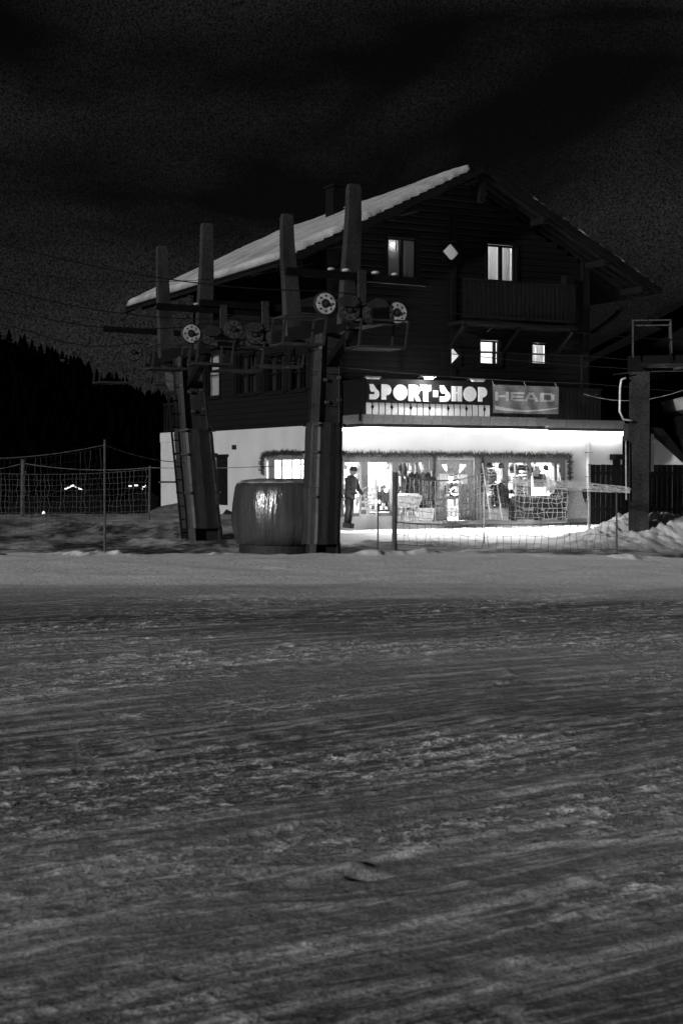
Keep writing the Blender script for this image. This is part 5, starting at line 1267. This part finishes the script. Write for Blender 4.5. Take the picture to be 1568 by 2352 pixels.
# ------------------------------------------------------------------ fence at the right
Yf = 43.2; za = at(1355, 1067, Yf).z; fx0, fx1 = at(1355, 1100, Yf).x, at(1640, 1100, Yf).x
fe = empty('board_fence', Matrix.Translation((fx0, Yf, 0)), (0, 0, 0), 'tall black board fence standing behind the right snow mound', 'fence')
n = int((fx1 - fx0) / .155); fm_ = unit_box('fence_board_mesh', 'fence_black')
for k in range(n): piece('fence_board', fm_, fe, ((k + .5) * .155, random.uniform(-.004, .004), za / 2 + random.uniform(-.008, .008)), (.147, .03, za))
for z in (.4, za - .3): MB().box(0, n * .155, .02, .07, z, z + .09).build('rail', 'fence_black', fe)
MB().box(-.07, .0, -.05, .05, -.2, za + .03, .01).build('end_post', 'post_wood', fe)

# ------------------------------------------------------------------ neighbouring chalet
nb0 = at(1500, 1065, 55); 
NM = Matrix.Translation((at(1352, 1000, 62).x, 62, 0)); k62 = 62 / FPX
nbh = empty('neighbour_chalet', NM, (0, 0, 0), 'dark chalet rising behind the right lift column with a sloping roof edge', 'building')
zz = lambda v, Y=62: at(784, v, Y).z
MB().box(0.3, 12, .3, 8, -1, zz(830)).build('wall', 'neighbour_timber', nbh)
MB().prism([(0.2, zz(830)), (12, zz(830)), (5.5, zz(700))], .35, 8).build('gable', 'neighbour_timber', nbh)
rf = MB(); rf.prism([(-.4, zz(830)), (-.4, zz(818)), (4.3, zz(680)), (9.5, zz(818)), (9.5, zz(830)), (4.3, zz(693))], -.8, 8.5); rf.build('roof', 'village_roof', nbh)
for k in range(2): MB().box(-.1 , 5.5, -.5, .2, zz(880 + 70 * k) - .1, zz(880 + 70 * k)).build('balcony_floor', 'beam_timber', nbh)
MB().box(2.5, 3.3, .2, .31, zz(872), zz(838)).build('window', 'mid_cloth', nbh)
for k in range(18): piece('rail_board', unit_box('neigh_board', 'neighbour_timber'), nbh, (.0 + k * .3, -.5, zz(950) + .5), (.22, .03, .95))
gb = empty('plaster_shed', Matrix.Translation((at(1498, 1000, 50).x, 50, 0)), (0, 0, 0), 'white plastered shed wall with a steep dark roof slope right of the lift column', 'shed'); k50 = 50 / FPX
z50 = lambda v: at(784, v, 50).z
MB().prism([(-.15, -1), (1.06, -1), (1.06, z50(1064)), (-.15, z50(992))], 0, 3).build('wall', 'plaster', gb)
MB().prism([(-.5, z50(975)), (-.15, z50(993)), (1.1, z50(1064)), (1.1, z50(1050)), (.3, z50(985))], -.25, 3).build('roof', 'beam_timber', gb)
MB().prism([(.95, z50(914)), (1.5, z50(905)), (2.6, z50(965)), (2.5, z50(975)), (1.1, z50(940))], -.3, 3).build('snowy_eave', 'roof_snow', gb)
MB().box(1.0, 2.8, .1, 3, -1, z50(955)).build('timber_wall', 'neighbour_timber', gb)
MB().tube([(1.07, -.1, -.5), (1.07, -.1, z50(1000))], .03).build('downpipe', 'sheave_dim', gb)

# ------------------------------------------------------------------ village in the valley
def far_house(u, vb, w_px, h_px, Y, label, roofm='village_roof', lit=(), name='village_house'):
    p = at(u, vb, Y); k = Y / FPX; W2 = w_px * k / 2; Hh = h_px * k
    o = empty(name, Matrix.Translation((p.x, Y, p.z - 1)), (0, 0, 0), label, 'house', 'far houses in the valley')
    MB().box(-W2, W2, 0, W2 * 1.6, -3, 1 + Hh * .6).build('wall', 'village_wood', o)
    MB().prism([(-W2 * 1.15, 1 + Hh * .58), (0, 1 + Hh), (W2 * 1.15, 1 + Hh * .58), (W2 * 1.15, 1 + Hh * .54), (0, 1 + Hh * .95), (-W2 * 1.15, 1 + Hh * .54)], -.6, W2 * 1.7).build('roof', roofm, o)
    MB().prism([(-W2, 1 + Hh * .6), (W2, 1 + Hh * .6), (0, 1 + Hh * .94)], .01, .3).build('gable', 'village_wood', o)
    for (du, dv, a, c) in lit:
        x = (du - u) * k; z = at(du, dv, Y).z - o.location.z; MB().box(x - a * k / 2, x + a * k / 2, -.9, -.8, z - c * k / 2, z + c * k / 2).build('lit_window', 'glow_window', o)
    return o
far_house(170, 1190, 130, 78, 110, 'dark hut in the valley crowned by a bright lit gable peak', lit=())
far_house(60, 1190, 90, 60, 130, 'low dark house at the far left edge of the valley')
far_house(318, 1190, 90, 80, 120, 'dark house in the valley with small lit windows left of the ladder tower', lit=((303, 1116, 7, 3), (317, 1114.5, 8, 3.5), (334, 1118, 6, 2), (338, 1115, 2, 2), (331, 1123, 2, 2)))
far_house(250, 1195, 80, 52, 140, 'small dark house between the lit hut and the lit-window house')
# string of lights on the hut gable
p = at(168, 1120, 108); k = 108 / FPX; o = empty('gable_lights', Matrix.Translation(p), (0, 0, 0), 'bright cluster of lights shaped like a small gable in the valley', 'lights')
b = MB(); rg = random.Random(8)
for i in range(34):
    t = rg.uniform(-1, 1); z = (1 - abs(t)) * 9 * k - 4 * k + rg.uniform(-1, 1) * k; x = t * 20 * k; s_ = rg.uniform(.4, 1.3) * k; b.box(x - s_ * 1.6, x + s_ * 1.6, -.1, .1, z - s_ * .8, z + s_ * .8)
b.build('lamp_cluster', 'glow_window', o)
p = at(101, 1186, 60); o = empty('ground_lantern', Matrix.Translation(p), (0, 0, 0), 'tiny glowing white cone lantern at the edge of the left field', 'lantern')
MB().loft([[(r_ * math.cos(a), r_ * math.sin(a), z) for a in [2 * math.pi * i / 8 for i in range(8)]] for z, r_ in ((0, .09), (.1, .08), (.22, .03))]).build('shade', 'glow_window', o); MB().tube([(0, 0, -1), (0, 0, 0)], .03).build('stake', 'goods_dark', o)
# low bank of snow and rail left of the ladder tower
p = at(380, 1175, 46); k = 46 / FPX; o = empty('snowed_ramp', Matrix.Translation((p.x, 46, p.z)), (0, 0, 0), 'low snow covered ramp below the rear corner of the chalet', 'ramp')
MB().hexa([(-38 * k, 0, -.6), (40 * k, 0, -.6), (40 * k, 3, -.6), (-38 * k, 3, -.6), (-36 * k, .2, .02), (40 * k, .1, .28), (40 * k, 3, .3), (-36 * k, 3, .1)]).build('snow', 'mid_cloth', o)
MB().beam((-20 * k, .5, .95), (38 * k, .5, .95), .06, .06).build('rail', 'lift_steel', o)
